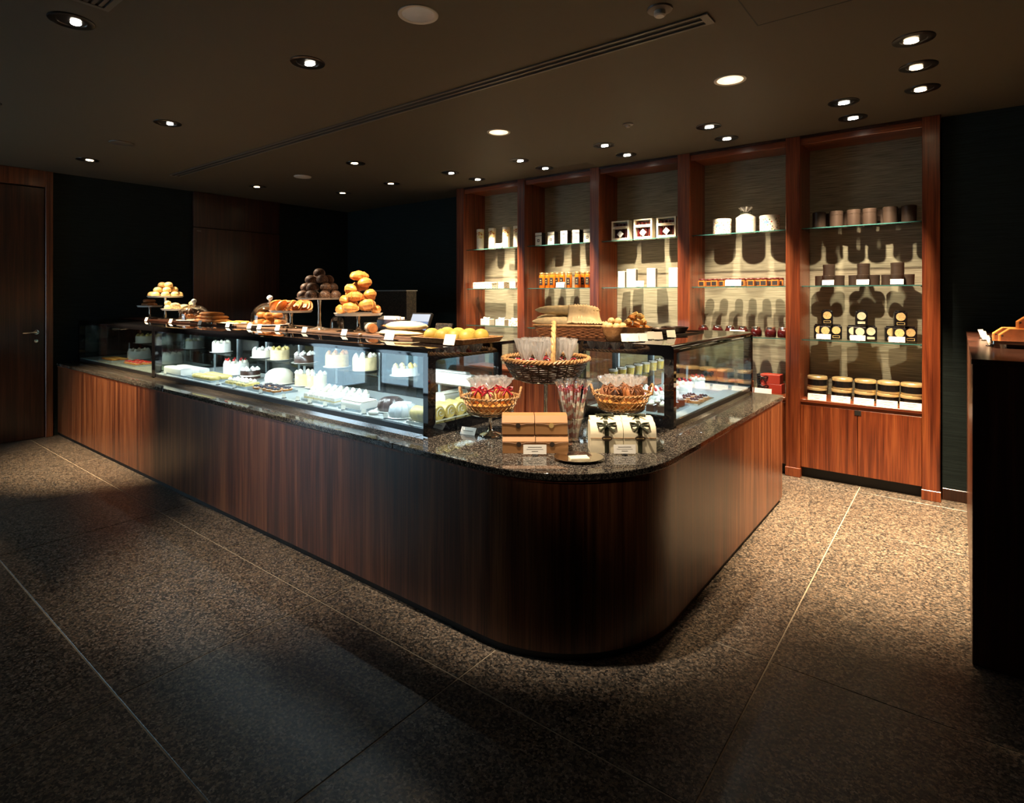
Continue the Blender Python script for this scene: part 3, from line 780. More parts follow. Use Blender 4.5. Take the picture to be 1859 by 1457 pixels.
def price_card(x, y, z, label, w=0.055, h=0.042, rz=0.0, lean=18, clip=True, group='small price cards', printed=True):
    t = thing('price_card', label, 'price card', (x, y, z), rz, group)
    z0 = 0.006 if clip else 0.0
    put(card_me, 'card', t, (0, -0.004, z0), (R(-lean), 0, 0), (w, 0.03, h))
    if printed: put(lines_me, 'printed_lines', t, (0, -0.004, z0), (R(-lean), 0, 0), (w, 0.03, h))
    if clip: put(clip_me, 'clip', t, (0, 0, 0), 0, (w * 0.5, 0.028, 0.03))
    return t
def tray(x, y, z, lx, ly, label, mat='satin_steel', h=0.014, rz=0.0, group=None, name='tray'):
    m = MB()
    o = rrect(-lx / 2, -ly / 2, lx / 2, ly / 2, (0.012,) * 4, 3); i = rrect(-lx / 2 + 0.008, -ly / 2 + 0.008, lx / 2 - 0.008, ly / 2 - 0.008, (0.008,) * 4, 3)
    m.prism(o, 0, 0.004); m.ring(o, i, 0.0041, h)
    return tag(m.build(name, mat, None, 30, (x, y, z), rz), label, 'tray', group)
def wicker_round(t, r0, r1, z0, z1, rows, stakes, mat, rim_mat, thick=0.006):
    wv = MB(); seg = stakes * 4
    for k in range(rows):
        f = (k + 0.5) / rows; rr = r0 + (r1 - r0) * f ** 0.8; z = z0 + (z1 - z0) * f
        path = [((rr + 0.35 * thick * math.cos(stakes * a + PI * (k % 2))) * math.cos(a), (rr + 0.35 * thick * math.cos(stakes * a + PI * (k % 2))) * math.sin(a), z + 0.001 * math.sin(7 * a + k)) for a in [2 * PI * i / seg for i in range(seg)]]
        wv.tube(path, thick * 0.55, 5, closed=True)
    for s_ in range(stakes):
        a = 2 * PI * (s_ + 0.5) / stakes
        wv.tube([((r0 + (r1 - r0) * f ** 0.8) * math.cos(a), (r0 + (r1 - r0) * f ** 0.8) * math.sin(a), z0 + (z1 - z0) * f) for f in (0, 0.33, 0.66, 1.0)], thick * 0.4, 5)
    wv.build('woven_side', mat, t, 60)
    MB().lathe([(0, z0), (r0, z0), (r0, z0 + 0.006), (0, z0 + 0.006)], 32).build('base', mat, t)
    rm = MB()
    for ph in (0, 2 * PI / 3, 4 * PI / 3):
        n = 96; tw = 22
        rm.tube([((r1 + thick * math.cos(tw * a + ph)) * math.cos(a), (r1 + thick * math.cos(tw * a + ph)) * math.sin(a), z1 + thick * math.sin(tw * a + ph)) for a in [2 * PI * i / n for i in range(n)]], thick * 0.75, 5, closed=True)
    rm.build('braided_rim', rim_mat, t, 60)
def bow(mat, s=1.0):
    def fn():
        m = MB()
        for sg in (-1, 1):
            m.tube([(0, 0, 0), (sg * 0.018 * s, 0.006 * s, 0.012 * s), (sg * 0.034 * s, 0.0, 0.010 * s), (sg * 0.032 * s, 0.0, -0.004 * s), (sg * 0.014 * s, -0.004 * s, -0.003 * s), (0, 0, 0)], 0.0042 * s, 5)
            m.tube([(0, 0, 0), (sg * 0.012 * s, -0.004 * s, -0.014 * s), (sg * 0.026 * s, -0.006 * s, -0.030 * s)], 0.004 * s, 5)
        m.lathe([(0, -0.006 * s), (0.006 * s, -0.003 * s), (0.006 * s, 0.003 * s), (0, 0.006 * s)], 8)
        return m.mesh('bow', mat, 60)
    return cached(('bow', mat, s), fn)
def gift_bag(x, y, z, label, body, r, h, top, group, rib='red_ribbon', seed=0, tilt=(0, 0), name='wrapped_treat'):
    """treats in a cellophane bag gathered by a ribbon, ruffled film above it"""
    t = thing(name, label, 'wrapped treats', (x, y, z), (tilt[0], tilt[1], YAW + 0.5 * math.sin(seed * 3.1)), group)
    me = cached(('gb', body, r, h, seed % 3), lambda: MB().lathe([(0, 0), (r * 0.8, 0), (r, h * 0.25), (r * 0.95, h * 0.6), (r * 0.6, h * 0.9), (r * 0.2, h)], 14, None, lambda a, q: 1 + 0.09 * math.sin(4 * a + seed % 3) + 0.06 * math.sin(7 * a + q * 60)).mesh('treats', body, 50))
    put(me, 'treats', t)
    film = cached(('film', r, h, top, seed % 3), lambda: MB().lathe([(r * 0.60, h * 0.93), (r * 0.20, h * 1.02), (r * 0.55, h + top * 0.28), (r * 0.85, h + top * 0.55), (r * 1.0, h + top * 0.8), (r * 1.15, h + top)], 36, None, lambda a, q: 1 + (0.05 if q < h else 0.26) * math.sin(9 * a + seed % 3) + (0.0 if q < h else 0.40 * (hashn(a * 3.7, q * 90, seed) - 0.5)), cap=False).mesh('cellophane', 'cellophane', 15))
    put(film, 'cellophane', t)
    put(bow(rib, 1.0), 'ribbon_bow', t, (0, -r * 0.66, h * 0.92), (R(-20), 0, 0), r / 0.034)
    return t

class Heap:
    """goods laid one by one: each is lowered or lifted until it just rests on what lies below it"""
    def __init__(s, *things):
        s.obs = []
        for t in things: s.solid(t)
    def solid(s, t):
        bpy.context.view_layer.update()
        for o in ([t] if t.type == 'MESH' else []) + list(t.children_recursive):
            if o.type != 'MESH': continue
            mw = o.matrix_world
            s.obs.append(BVHTree.FromPolygons([mw @ v.co for v in o.data.vertices], [tuple(f.vertices) for f in o.data.polygons]))
    def lay(s, me, name, label, cat, x, y, z, rot, group, press=0.0012, low=0.0, scale=None):
        m3 = Euler(rot if isinstance(rot, (tuple, list)) else (0, 0, rot)).to_matrix()
        if scale: m3 = m3 @ Matrix.Scale(scale, 3)
        vs = [m3 @ v.co for v in me.vertices]; fs = [tuple(f.vertices) for f in me.polygons]
        def hit(zz):
            b = BVHTree.FromPolygons([v + Vector((x, y, zz)) for v in vs], fs)
            return any(b.overlap(o) for o in s.obs)
        st = 0.0015
        if hit(z):
            for i in range(120):
                z += st
                if not hit(z): break
        else:
            for i in range(120):
                if z - st < low or hit(z - st): break
                z -= st
        z -= press
        s.obs.append(BVHTree.FromPolygons([v + Vector((x, y, z)) for v in vs], fs))
        return item(me, name, label, cat, (x, y, z), rot, group, scale)

# ================================================================== GOODS ON THE LONG CASES
YG = 2.56; ZB = ZT + 0.018
for k, (a, b_, lb, mt) in enumerate(((244, 347, 'dark serving board at the door end under three cake stands', 'dark_walnut'), (348.5, 462, 'dark serving board under the finger pastries and flat biscuits', 'dark_walnut'), (464, 556, 'pale serving board under the glass dome of golden buns', 'board_wood'), (558, 690, 'pale serving board under chocolate and croissant stands', 'board_wood'), (693, 790, 'pale serving board under the cream puff bread', 'board_wood'))):
    x0, x1 = x_at(a, YG), x_at(b_, YG)
    bo = MB().box(-(x1 - x0) / 2 + 0.004, -0.17, 0, (x1 - x0) / 2 - 0.004, 0.17 if k < 3 else 0.083, 0.0185, 0.004).build('serving_board', mt, None, 0, ((x0 + x1) / 2, YG, ZT))
    tag(bo, lb, 'serving board', 'serving boards on the long cases')
def pile(heap, kind_me, cx, cy, z, rings, label, name, cat, group, dz, seed=1, tilt=0.25, face_out=False, radial=False):
    k = 0; zz = z
    for (cnt, rad) in rings:
        for i in range(cnt):
            a = 2 * PI * (i + 0.03 * (k % 3)) / max(cnt, 1) + seed
            me = kind_me[k % len(kind_me)] if isinstance(kind_me, list) else kind_me
            heap.lay(me, name, label, cat, cx + rad * math.cos(a), cy + rad * math.sin(a), zz, (tilt * math.sin(k * 2.1), tilt * math.cos(k * 1.7), (a + PI / 2 if face_out else a if radial else k * 2.4)), group, low=z - 0.05)
            k += 1
        zz += dz
def X(px, y=YG): return x_at(px, y)
# scone pyramid on the tall stand
sx = X(293); hp = Heap(stand(sx, YG + 0.04, ZB, 0.175, 0.235, 'tall glass stemmed cake stand piled with currant scones'))
pile(hp, [lump(0.042, 0.042, 0.056, 'scone_dough', s, 0.04) for s in (1, 2, 3)], sx, YG + 0.04, ZB + 0.236, ((8, 0.124), (1, 0.0)), 'round currant scone in the bottom layer on the tall stand', 'scone', 'scone', 'scones on the tall stand', 0, 0.4, 0.04)
pile(hp, [lump(0.042, 0.042, 0.056, 'scone_dough', s, 0.04) for s in (1, 2, 3)], sx, YG + 0.04, ZB + 0.290, ((5, 0.079),), 'round currant scone in the middle layer on the tall stand', 'scone', 'scone', 'scones on the tall stand', 0, 1.0, 0.12)
pile(hp, [lump(0.042, 0.042, 0.056, 'scone_dough', s, 0.04) for s in (1, 2, 3)], sx, YG + 0.04, ZB + 0.344, ((2, 0.046),), 'round currant scone at the top of the pile on the tall stand', 'scone', 'scone', 'scones on the tall stand', 0, 0.3, 0.12)
s2 = X(272, 2.66); hp = Heap(stand(s2, 2.66, ZB, 0.13, 0.125, 'low glass stemmed stand of brown pastries beside the scone stand'))
for i in range(6):
    hp.lay(finger('crust_brown', 0.12, 0.02), 'brown_pastry', 'dark brown finger pastry on the low stand beside the scones', 'pastry', s2 + (-0.069 + 0.046 * i if i < 4 else -0.023 + 0.046 * (i - 4)), 2.655, ZB + (0.128 if i < 4 else 0.16), (0, 0, R(88 + 3 * math.sin(i * 2))), 'brown pastries on the low stand', low=ZB + 0.12)
s3 = X(327, 2.58); hp = Heap(stand(s3, 2.58, ZB, 0.175, 0.105, 'low wide white stand of pale twisted pastries next to the dark glass dome'))
for i in range(8):
    a = 2 * PI * i / 8
    hp.lay(crescent('pale_bread', 0.098, 0.026, 5, 0.2 * (i % 2)), 'pale_twist', 'pale sugared twist on the low wide stand', 'pastry', s3 + 0.122 * math.cos(a), 2.58 + 0.122 * math.sin(a), ZB + 0.107, (0, 0, a + PI / 2), 'pale twists on the wide stand', low=ZB + 0.10)
for i in range(3):
    hp.lay(crescent('pale_bread', 0.12, 0.028, 5, 0), 'pale_twist', 'pale sugared twist heaped over the others on the low wide stand', 'pastry', s3 + 0.066 * math.cos(i * 2.094), 2.58 + 0.066 * math.sin(i * 2.094), ZB + 0.15, (0.0, 0, i * 2.094 + PI / 2), 'pale twists on the wide stand', low=ZB + 0.10)
# dark pastries under the first dome
dx = X(356)
pl = MB().lathe([(0, 0), (0.10, 0), (0.155, 0.012), (0.152, 0.016), (0.10, 0.006), (0, 0.006)], 36).build('plate', 'porcelain', None, 40, (dx, YG - 0.02, ZB)); tag(pl, 'white plate under the glass dome of dark pastries', 'plate')
hp = Heap(pl); dome(dx, YG - 0.02, ZB + 0.0128, 0.138, 0.150, 'glass dome with knob over dark glazed pastries')
pile(hp, [crescent('chocolate', 0.084, 0.026, 7, 0.0), crescent('crust_brown', 0.084, 0.026, 7, 0.3)], dx, YG - 0.02, ZB + 0.008, ((6, 0.086), ), 'dark glazed pastry under the glass dome', 'dark_pastry', 'pastry', 'dark pastries under the dome', 0, 0.2, 0.0, True)
pile(hp, [crescent('chocolate', 0.09, 0.028, 7, 0.0)], dx, YG - 0.02, ZB + 0.056, ((3, 0.055), ), 'dark glazed pastry stacked on top under the glass dome', 'dark_pastry', 'pastry', 'dark pastries under the dome', 0, 0.9, 0.0, True)
# stacked finger pastries
fx = X(398); hp = Heap(tray(fx, 2.50, ZB, 0.44, 0.22, 'silver tray of stacked golden finger pastries', 'silver'))
for row, (n, zz) in enumerate(((12, 0.006), (10, 0.034), (6, 0.062))):
    for i in range(n):
        hp.lay(finger('crust_gold' if (i + row) % 3 else 'crust_brown', 0.15, 0.0150), 'finger_pastry', ('golden finger pastry lying on the silver tray', 'golden finger pastry in the second layer on the silver tray', 'golden finger pastry on top of the silver tray stack')[row], 'pastry', fx - 0.190 + 0.0346 * i + 0.0173 * row * (1, 2, 2.5)[row], 2.50, ZB + zz, (0, 0, R(88 + 0.8 * math.sin(i * 3 + row))), 'finger pastries on the silver tray', low=ZB + 0.003)
bx = X(444); hp = Heap(tray(bx, 2.50, ZB, 0.30, 0.24, 'silver tray of flat golden biscuits before the glass dome', 'silver'))
for i in range(12):
    hp.lay(lump(0.032, 0.032, 0.016, 'pale_bread', 3 + i % 2, 0.03), 'biscuit', 'flat golden biscuit on the low silver tray', 'biscuit', bx - 0.105 + 0.07 * (i % 4), 2.43 + 0.07 * (i // 4), ZB + 0.006, i, 'biscuits on the silver tray', low=ZB + 0.003)
for i in range(6):
    hp.lay(lump(0.032, 0.032, 0.016, 'crust_gold', 5, 0.03), 'biscuit', 'flat golden biscuit on top of the others on the low silver tray', 'biscuit', bx - 0.07 + 0.07 * (i % 3), 2.465 + 0.07 * (i // 3), ZB + 0.024, i, 'biscuits on the silver tray', low=ZB + 0.003)
# golden buns under the second dome
ex = X(496)
pl = MB().lathe([(0, 0), (0.10, 0), (0.165, 0.014), (0.162, 0.018), (0.10, 0.006), (0, 0.006)], 36).build('plate', 'porcelain', None, 40, (ex, YG - 0.03, ZB)); tag(pl, 'white plate under the glass dome of golden buns', 'plate')
hp = Heap(pl); dome(ex, YG - 0.03, ZB + 0.0138, 0.143, 0.185, 'tall glass dome with knob over golden oval buns')
pile(hp, [lump(0.046, 0.033, 0.046, 'crust_gold', s, 0.03) for s in (1, 2)], ex, YG - 0.03, ZB + 0.007, ((6, 0.086), (1, 0.0)), 'golden oval bun on the plate under the tall dome', 'oval_bun', 'bun', 'golden buns under the tall dome', 0, 0.2, 0.02, False, True)
pile(hp, [lump(0.046, 0.033, 0.046, 'crust_gold', s, 0.03) for s in (1, 2)], ex, YG - 0.03, ZB + 0.052, ((4, 0.060),), 'golden oval bun in the upper layer under the tall dome', 'oval_bun', 'bun', 'golden buns under the tall dome', 0, 0.8, 0.04, False, True)
# ring pastries on a stand
gx_ = X(537); hp = Heap(stand(gx_, 2.52, ZB, 0.165, 0.125, 'white plate cake stand with a fan of spiral danish pastries'))
sp_me = MB().lathe([(0, 0), (0.045, 0), (0.054, 0.010), (0.050, 0.020), (0.034, 0.014), (0.026, 0.022), (0.012, 0.015), (0, 0.020)], 22, None, lambda a, z: 1 + 0.03 * math.sin(5 * a)).mesh('danish', 'crust_gold', 60)
for i in range(11):
    a = 2 * PI * i / 11
    hp.lay(sp_me, 'spiral_danish', 'golden spiral danish leaning in a fan on the white stand', 'danish', gx_ + 0.112 * math.cos(a), 2.52 + 0.112 * math.sin(a), ZB + 0.160, (0, R(-58), a + PI / 2), 'danish pastries on the white stand', low=ZB + 0.10)
for i in range(3):
    hp.lay(sp_me, 'spiral_danish', 'golden spiral danish lying in the middle of the white stand', 'danish', gx_ + 0.006 * math.cos(i * 2.1), 2.52 + 0.006 * math.sin(i * 2.1), ZB + 0.13 + 0.02 * i, (R(3), 0, i), 'danish pastries on the white stand', low=ZB + 0.12)
# chocolate cakes on the tallest stand
cx_ = X(584); CYS = 2.54; hp = Heap(stand(cx_, CYS, ZB, 0.168, 0.228, 'tallest cake stand with a pyramid of chocolate crumb cakes', lip=0.006))
ch = [lump(0.043, 0.043, 0.060, 'choc_crumb', s, 0.05) for s in (1, 2, 3)]
for lay, (cnt, rad, zz, wd) in enumerate(((8, 0.124, 0.229, 'bottom'), (6, 0.094, 0.280, 'second'), (4, 0.066, 0.331, 'third'), (1, 0.0, 0.40, 'top'))):
    pile(hp, ch, cx_, CYS, ZB + zz, ((cnt, rad),), 'round chocolate crumb cake in the %s layer of the pyramid' % wd, 'chocolate_cake', 'small cake', 'chocolate cakes on the tallest stand', 0, 0.5 + lay * 0.39, 0.05)
# empty glass bell behind
t = thing('glass_bell', 'empty clear glass cloche standing behind the croissant stand', 'glass', (X(612, 2.715), 2.715, ZT - 0.0005))
MB().lathe([(0.052, 0), (0.052, 0.06), (0.046, 0.085), (0.03, 0.105), (0.0, 0.112)], 24, cap=False).build('bell', 'dome_glass', t, 60)
MB().lathe([(0.054, 0), (0.054, 0.004), (0.050, 0.004), (0.050, 0)], 24, cap=False).build('rim', 'jelly_clear', t, 60)
# croissants
kx = X(655); hp = Heap(stand(kx, 2.54, ZB, 0.170, 0.118, 'white plate cake stand heaped with golden croissants'))
for lay, (cnt, rad, zz, wd) in enumerate(((6, 0.120, 0.119, 'bottom'), (5, 0.095, 0.172, 'second'), (3, 0.060, 0.222, 'third'), (1, 0.0, 0.28, 'top'))):
    pile(hp, [crescent('crust_gold', (0.124, 0.114, 0.124, 0.140)[lay], 0.036, 5, 0.0), crescent('crust_gold', (0.122, 0.112, 0.122, 0.140)[lay], 0.037, 5, 0.4)], kx, 2.54, ZB + zz, ((cnt, rad),), 'golden croissant in the %s layer of the heap' % wd, 'croissant', 'croissant', 'croissants on the stand', 0, 0.9 + lay * 0.7, 0.03, True)
# wrapped roll log
t = thing('roll_cake', 'striped wrapped roll cake lying between croissants and puff bread', 'roll cake', (X(674, 2.47), 2.47, ZB), R(-25))
MB().lathe([(0, -0.06), (0.030, -0.058), (0.033, 0), (0.030, 0.058), (0, 0.06)], 18, Matrix.Translation((0, 0, 0.034)) @ Matrix.Rotation(PI / 2, 4, 'Y')).build('cake', 'crust_brown', t, 50)
for q in (-0.035, -0.015, 0.008):
    MB().lathe([(0.0335, q - 0.006), (0.0345, q), (0.0335, q + 0.006)], 18, Matrix.Translation((0, 0, 0.034)) @ Matrix.Rotation(PI / 2, 4, 'Y'), cap=False).build('paper_band', 'wrap_white', t, 50)
# big pale puff bread
ux = X(733, 2.50)
lo_ = lump(0.185, 0.125, 0.040, 'pale_bread', 4, 0.05, 28); up_ = lump(0.170, 0.105, 0.052, 'pale_bread', 7, 0.06, 28)
fb = item(lo_, 'flat_bread', 'pale cream flat bread, the lower of two stacked by a white card', 'bread', (ux, 2.50, ZB), 0.1)
hp = Heap(bpy.data.objects[fb.name]); hp.lay(up_, 'flat_bread', 'pale puffed bread lying on top of another flat bread', 'bread', ux + 0.01, 2.51, ZB + 0.036, -0.05, None, press=0.004, low=ZB)
# melon buns on wicker tray
mx_ = X(846, 2.42)
t = thing('wicker_tray', 'shallow wicker tray of yellow oval buns at the end of the long case', 'tray', (-2.300, 2.44, ZT), 0)
MB().box(-0.185, -0.15, 0.004, 0.185, 0.15, 0.010).build('tray_base', 'wicker_red', t)
wv = MB()
for k in range(4):
    for sgn in (0, 1):
        z = 0.008 + 0.008 * k; q = 0.003 * (1 if (k + sgn) % 2 else -1)
        pts_ = []
        for i in range(96):
            f = i / 96 * 4; e = int(f); u = f - e
            w_ = q * math.cos(i * PI / 2)
            sx_, sy_ = 0.190 + 0.004 * k, 0.157 + 0.004 * k
            p = [(-sx_ + 2 * sx_ * u, -sy_ + w_), (sx_ - w_, -sy_ + 2 * sy_ * u), (sx_ - 2 * sx_ * u, sy_ - w_), (-sx_ + w_, sy_ - 2 * sy_ * u)][e]
            pts_.append((p[0], p[1], z))
        wv.tube(pts_, 0.0042, 5, closed=True)
wv.build('woven_border', 'wicker', t, 60)
tray(-2.675, 2.345, ZT, 0.28, 0.075, 'flat brown wooden paddle beside the wicker bun tray', 'board_wood', 0.008, 0.05, None, 'wooden_paddle')
k = 0; hp = Heap(t)
for r_ in range(2):
    for c in range(4):
        zz = ZT + 0.011
        hp.lay(lump(0.052, 0.042, 0.072, 'melon_bun', 1 + (k % 3), 0.015, 22, 0.5), 'yellow_bun', ('smooth yellow oval bun in the front row of the wicker tray', 'smooth yellow oval bun in the back row of the wicker tray')[r_], 'bun', -2.300 - 0.134 + 0.0895 * c, 2.370 + 0.128 * r_, zz, R(84 + 5 * math.sin(k)), 'yellow buns on the wicker tray', low=ZT + 0.008)
        k += 1
# price cards along the front
for i, (px, what) in enumerate(((265, 'before the tall scone stand'), (309, 'before the low wide stand'), (362, 'before the dome of dark pastries'), (413, 'before the finger pastry tray'), (452, 'before the flat biscuits'), (470, 'at the edge of the tall glass dome'), (503, 'before the tall glass dome'), (552, 'before the danish stand'), (624, 'between chocolate and croissant stands'), (706, 'before the cream puff bread'), (815, 'before the yellow buns'))):
    big = 0.075 if px > 700 else 0.052
    price_card(x_at(px, 2.345 if px < 700 else 2.275 if px < 800 else 2.235), (2.345 if px < 700 else 2.275 if px < 800 else 2.235), ZT, 'small white price card in a black clip ' + what, big, big * 0.8, R(6), 20, True, 'price cards along the long case', False)
# behind: touch screen till, wooden box of papers, dark card reader
t = thing('till_screen', 'tilted touch screen till glowing blue behind the puff bread', 'till', (x_at(757, 2.735), 2.735, ZT), R(10))
MB().box(-0.07, -0.02, 0, 0.07, 0.055, 0.016, 0.004).build('till_foot', 'black_metal', t)
mt = Matrix.Translation((0, 0.0, 0.012)) @ Matrix.Rotation(R(-28), 4, 'X')
sc_ = MB().box(-0.085, -0.012, 0, 0.085, 0.012, 0.150, 0.003, mt).build('screen_housing', 'black_metal', t)
MB().box(-0.076, -0.0135, 0.082, 0.076, -0.0122, 0.138, 0, mt).build('screen_upper', 'screen_pale', sc_)
MB().box(-0.076, -0.0135, 0.010, 0.076, -0.0122, 0.080, 0, mt).build('screen_lower', 'screen_blue', sc_)
t = thing('paper_box', 'dark brown wooden box with pale handle holding folded papers', 'box', (x_at(711, 2.705), 2.705, ZT), R(2))
MB().box(-0.10, -0.05, 0, 0.10, 0.05, 0.10, 0.003).build('box_body', 'dark_walnut', t)
MB().tube([(-0.045, -0.052, 0.055), (-0.035, -0.064, 0.058), (0.035, -0.064, 0.058), (0.045, -0.052, 0.055)], 0.008, 8).build('pull_handle', 'bowl_wood', t, 50)
for i in range(5):
    MB().box(-0.095, -0.044 + 0.018 * i, 0.1005, 0.09 - 0.02 * (i % 2), -0.030 + 0.018 * i, 0.112 + 0.006 * (i % 3), 0.001).build('folded_paper', 'card', t)
t = thing('card_reader', 'small dark tilted payment display behind the yellow buns', 'display', (x_at(802, 2.74), 2.74, ZT), R(12))
MB().box(-0.06, -0.01, 0, 0.06, 0.05, 0.012, 0.003).build('stand_foot', 'black_metal', t)
MB().box(-0.065, -0.008, 0.0, 0.065, 0.008, 0.075, 0.003, Matrix.Translation((0, 0.01, 0.012)) @ Matrix.Rotation(R(-20), 4, 'X')).build('display_panel', 'dark_granite', t)
t = thing('napkin_box', 'pale box behind the croissant stand', 'box', (x_at(676, 2.73), 2.73, ZT))
MB().box(-0.05, -0.04, 0, 0.05, 0.04, 0.07, 0.003).build('box_body', 'ivory_box', t)
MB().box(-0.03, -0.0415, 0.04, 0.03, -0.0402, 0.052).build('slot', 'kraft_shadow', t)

# ================================================================== GOODS ON THE ROUNDED CORNER
def silver_stand(x, y, z, r, h, label):
    t = thing('silver_stand', label, 'pedestal stand', (x, y, z))
    MB().lathe([(0, h - 0.006), (r - 0.012, h - 0.006), (r, h + 0.004), (r - 0.004, h + 0.005), (r - 0.014, h), (0, h)], 40).build('plate', 'silver', t, 40)
    MB().lathe([(0.022, h - 0.006), (0.010, h - 0.022), (0.0085, h * 0.5), (0.010, 0.030), (0.020, 0.018)], 18).build('stem', 'silver', t, 60)
    MB().lathe([(0.058, 0.0), (0.057, 0.006), (0.035, 0.014), (0.018, 0.020), (0, 0.020)], 30).build('foot', 'silver', t, 50)
    return t
def wire_basket(x, y, z, label, rz=0.0, r=0.148):
    """pale cane basket with open diagonal weave, twisted rim and two loop handles"""
    t = thing('cane_basket', label, 'basket', (x, y, z), rz)
    h = 0.078; ea = 0.86
    rf = lambda f: r * (0.78 + 0.22 * f)
    lat = MB(); n = 26
    for sgn in (-1, 1):
        for k in range(n):
            a0 = 2 * PI * k / n
            lat.tube([(rf(f) * math.cos(a0 + sgn * f * 0.62), ea * rf(f) * math.sin(a0 + sgn * f * 0.62), 0.004 + h * f) for f in (0, 0.2, 0.4, 0.6, 0.8, 1.0)], 0.0021, 5)
    lat.build('lattice', 'wicker_pale', t, 60)
    rm = MB()
    for zz, rr, tk in ((h, r, 0.0045), (h * 0.5, rf(0.5), 0.0022), (0.006, r * 0.78, 0.004)):
        for ph in (0, PI):
            rm.tube([((rr + tk * math.cos(20 * a + ph)) * math.cos(a), ea * (rr + tk * math.cos(20 * a + ph)) * math.sin(a), zz + tk * math.sin(20 * a + ph)) for a in [2 * PI * i / 80 for i in range(80)]], tk * 0.9, 5, closed=True)
    rm.build('twisted_rim', 'wicker', t, 60)
    MB().lathe([(0, 0.002), (r * 0.78, 0.002), (r * 0.78, 0.006), (0, 0.006)], 32, Matrix.Diagonal((1, ea, 1, 1))).build('base', 'wicker_pale', t)
    MB().lathe([(0, 0.007), (r * 0.72, 0.007), (r * 0.84, 0.040), (r * 0.6, 0.046), (0, 0.048)], 36, Matrix.Diagonal((1, ea, 1, 1)), lambda a, z: 1 + 0.03 * math.sin(23 * a + z * 300)).build('straw_fill', 'crust_gold', t, 20)
    for sg in (-1, 1):
        hd = MB(); path = []
        for i in range(17):
            a = PI * i / 16
            path.append((sg * (r + 0.012 * math.sin(a)), 0.036 * math.cos(a), h - 0.006 + 0.052 * math.sin(a)))
        for ph in (0, PI):
            hd.tube([(p[0] + 0.003 * math.cos(i * 1.6 + ph), p[1] + 0.003 * math.sin(i * 1.6 + ph), p[2]) for i, p in enumerate(path)], 0.0042, 5)
        hd.build('loop_handle', 'wicker', t, 60)
    return t
# left silver stand with bags of golden cakes
ax, ay = -1.927, 2.297
silver_stand(ax, ay, ZW, 0.125, 0.118, 'silver pedestal stand under the cane basket by the long case')
wire_basket(ax, ay, ZW + 0.124, 'cane basket of golden treats tied with red ribbons', YAW)
for i, (u, v) in enumerate(((-0.074, -0.018), (0.0, -0.056), (0.074, -0.018), (-0.042, 0.058), (0.042, 0.058))):
    gift_bag(ax + u * math.cos(YAW) - v * math.sin(YAW), ay + u * math.sin(YAW) + v * math.cos(YAW), ZW + 0.168, 'cellophane bag of golden cakes with red bow in the cane basket', 'scone_dough' if i % 2 else 'crust_gold', 0.035, 0.080, 0.050, 'golden cakes with red bows', 'red_ribbon', i + 0.5 * YAW)
# right silver stand with brown bags
bx_, by_ = -1.40, 2.74
silver_stand(bx_, by_, ZW, 0.12, 0.130, 'silver pedestal stand under the cane basket before the short case')
wire_basket(bx_, by_, ZW + 0.136, 'cane basket of brown wrapped treats before the short case', YAW, 0.150)
for i, (u, v) in enumerate(((-0.086, 0.0), (-0.037, -0.060), (0.037, -0.060), (0.086, 0.0), (-0.037, 0.058), (0.037, 0.058))):
    gift_bag(bx_ + u * math.cos(YAW) - v * math.sin(YAW), by_ + u * math.sin(YAW) + v * math.cos(YAW), ZW + 0.180, 'cellophane bag of brown sweets with brown ribbon in the cane basket', ('brown_paper', 'chocolate', 'crust_brown')[i % 3], 0.031, 0.076, 0.046, 'brown sweets in the cane basket', 'brown_paper', i + 0.5)
# tall stand with the dark wicker basket
hx, hy = -1.80, 2.62
t = silver_stand(hx, hy, ZW, 0.15, 0.262, 'tall silver pedestal stand under the dark wicker basket')
t = thing('wicker_basket', 'large dark wicker basket with tall cane handle, full of cellophane bags', 'basket', (hx, hy, ZW + 0.268), YAW)
wicker_round(t, 0.165, 0.235, 0.0, 0.112, 11, 26, 'wicker_dark', 'wicker', 0.0085)
hd = MB(); path = []
for i in range(33):
    a = PI * i / 32
    path.append((0.045 - 0.020 * math.cos(a), -0.235 * math.cos(a), 0.105 + 0.20 * math.sin(a) ** 0.8))
for ph in (0, 2 * PI / 3, 4 * PI / 3):
    hd.tube([(p[0] + 0.007 * math.cos(i * 0.9 + ph), p[1] + 0.002 * math.sin(i), p[2] + 0.007 * math.sin(i * 0.9 + ph)) for i, p in enumerate(path)], 0.008, 6)
hd.build('arched_handle', 'wicker_pale', t, 60)
k = 0
for (cnt, rad) in ((9, 0.130), (4, 0.054)):
    for i in range(cnt):
        a = 2 * PI * i / cnt + 0.2
        gift_bag(hx + rad * math.cos(a), hy + rad * math.sin(a), ZW + 0.2735, ('cellophane bag of white biscuits around the inside of the dark basket' if rad > 0.1 else 'cellophane bag of white biscuits in the middle of the dark basket'), 'wrap_white' if k % 3 else 'cream', 0.034, 0.100, 0.112, 'cellophane bags in the dark basket', 'red_ribbon' if k % 4 else 'green_ribbon', k * 0.7, (0.03 * math.sin(k * 1.9), 0.03 * math.cos(k * 1.3)))
        k += 1
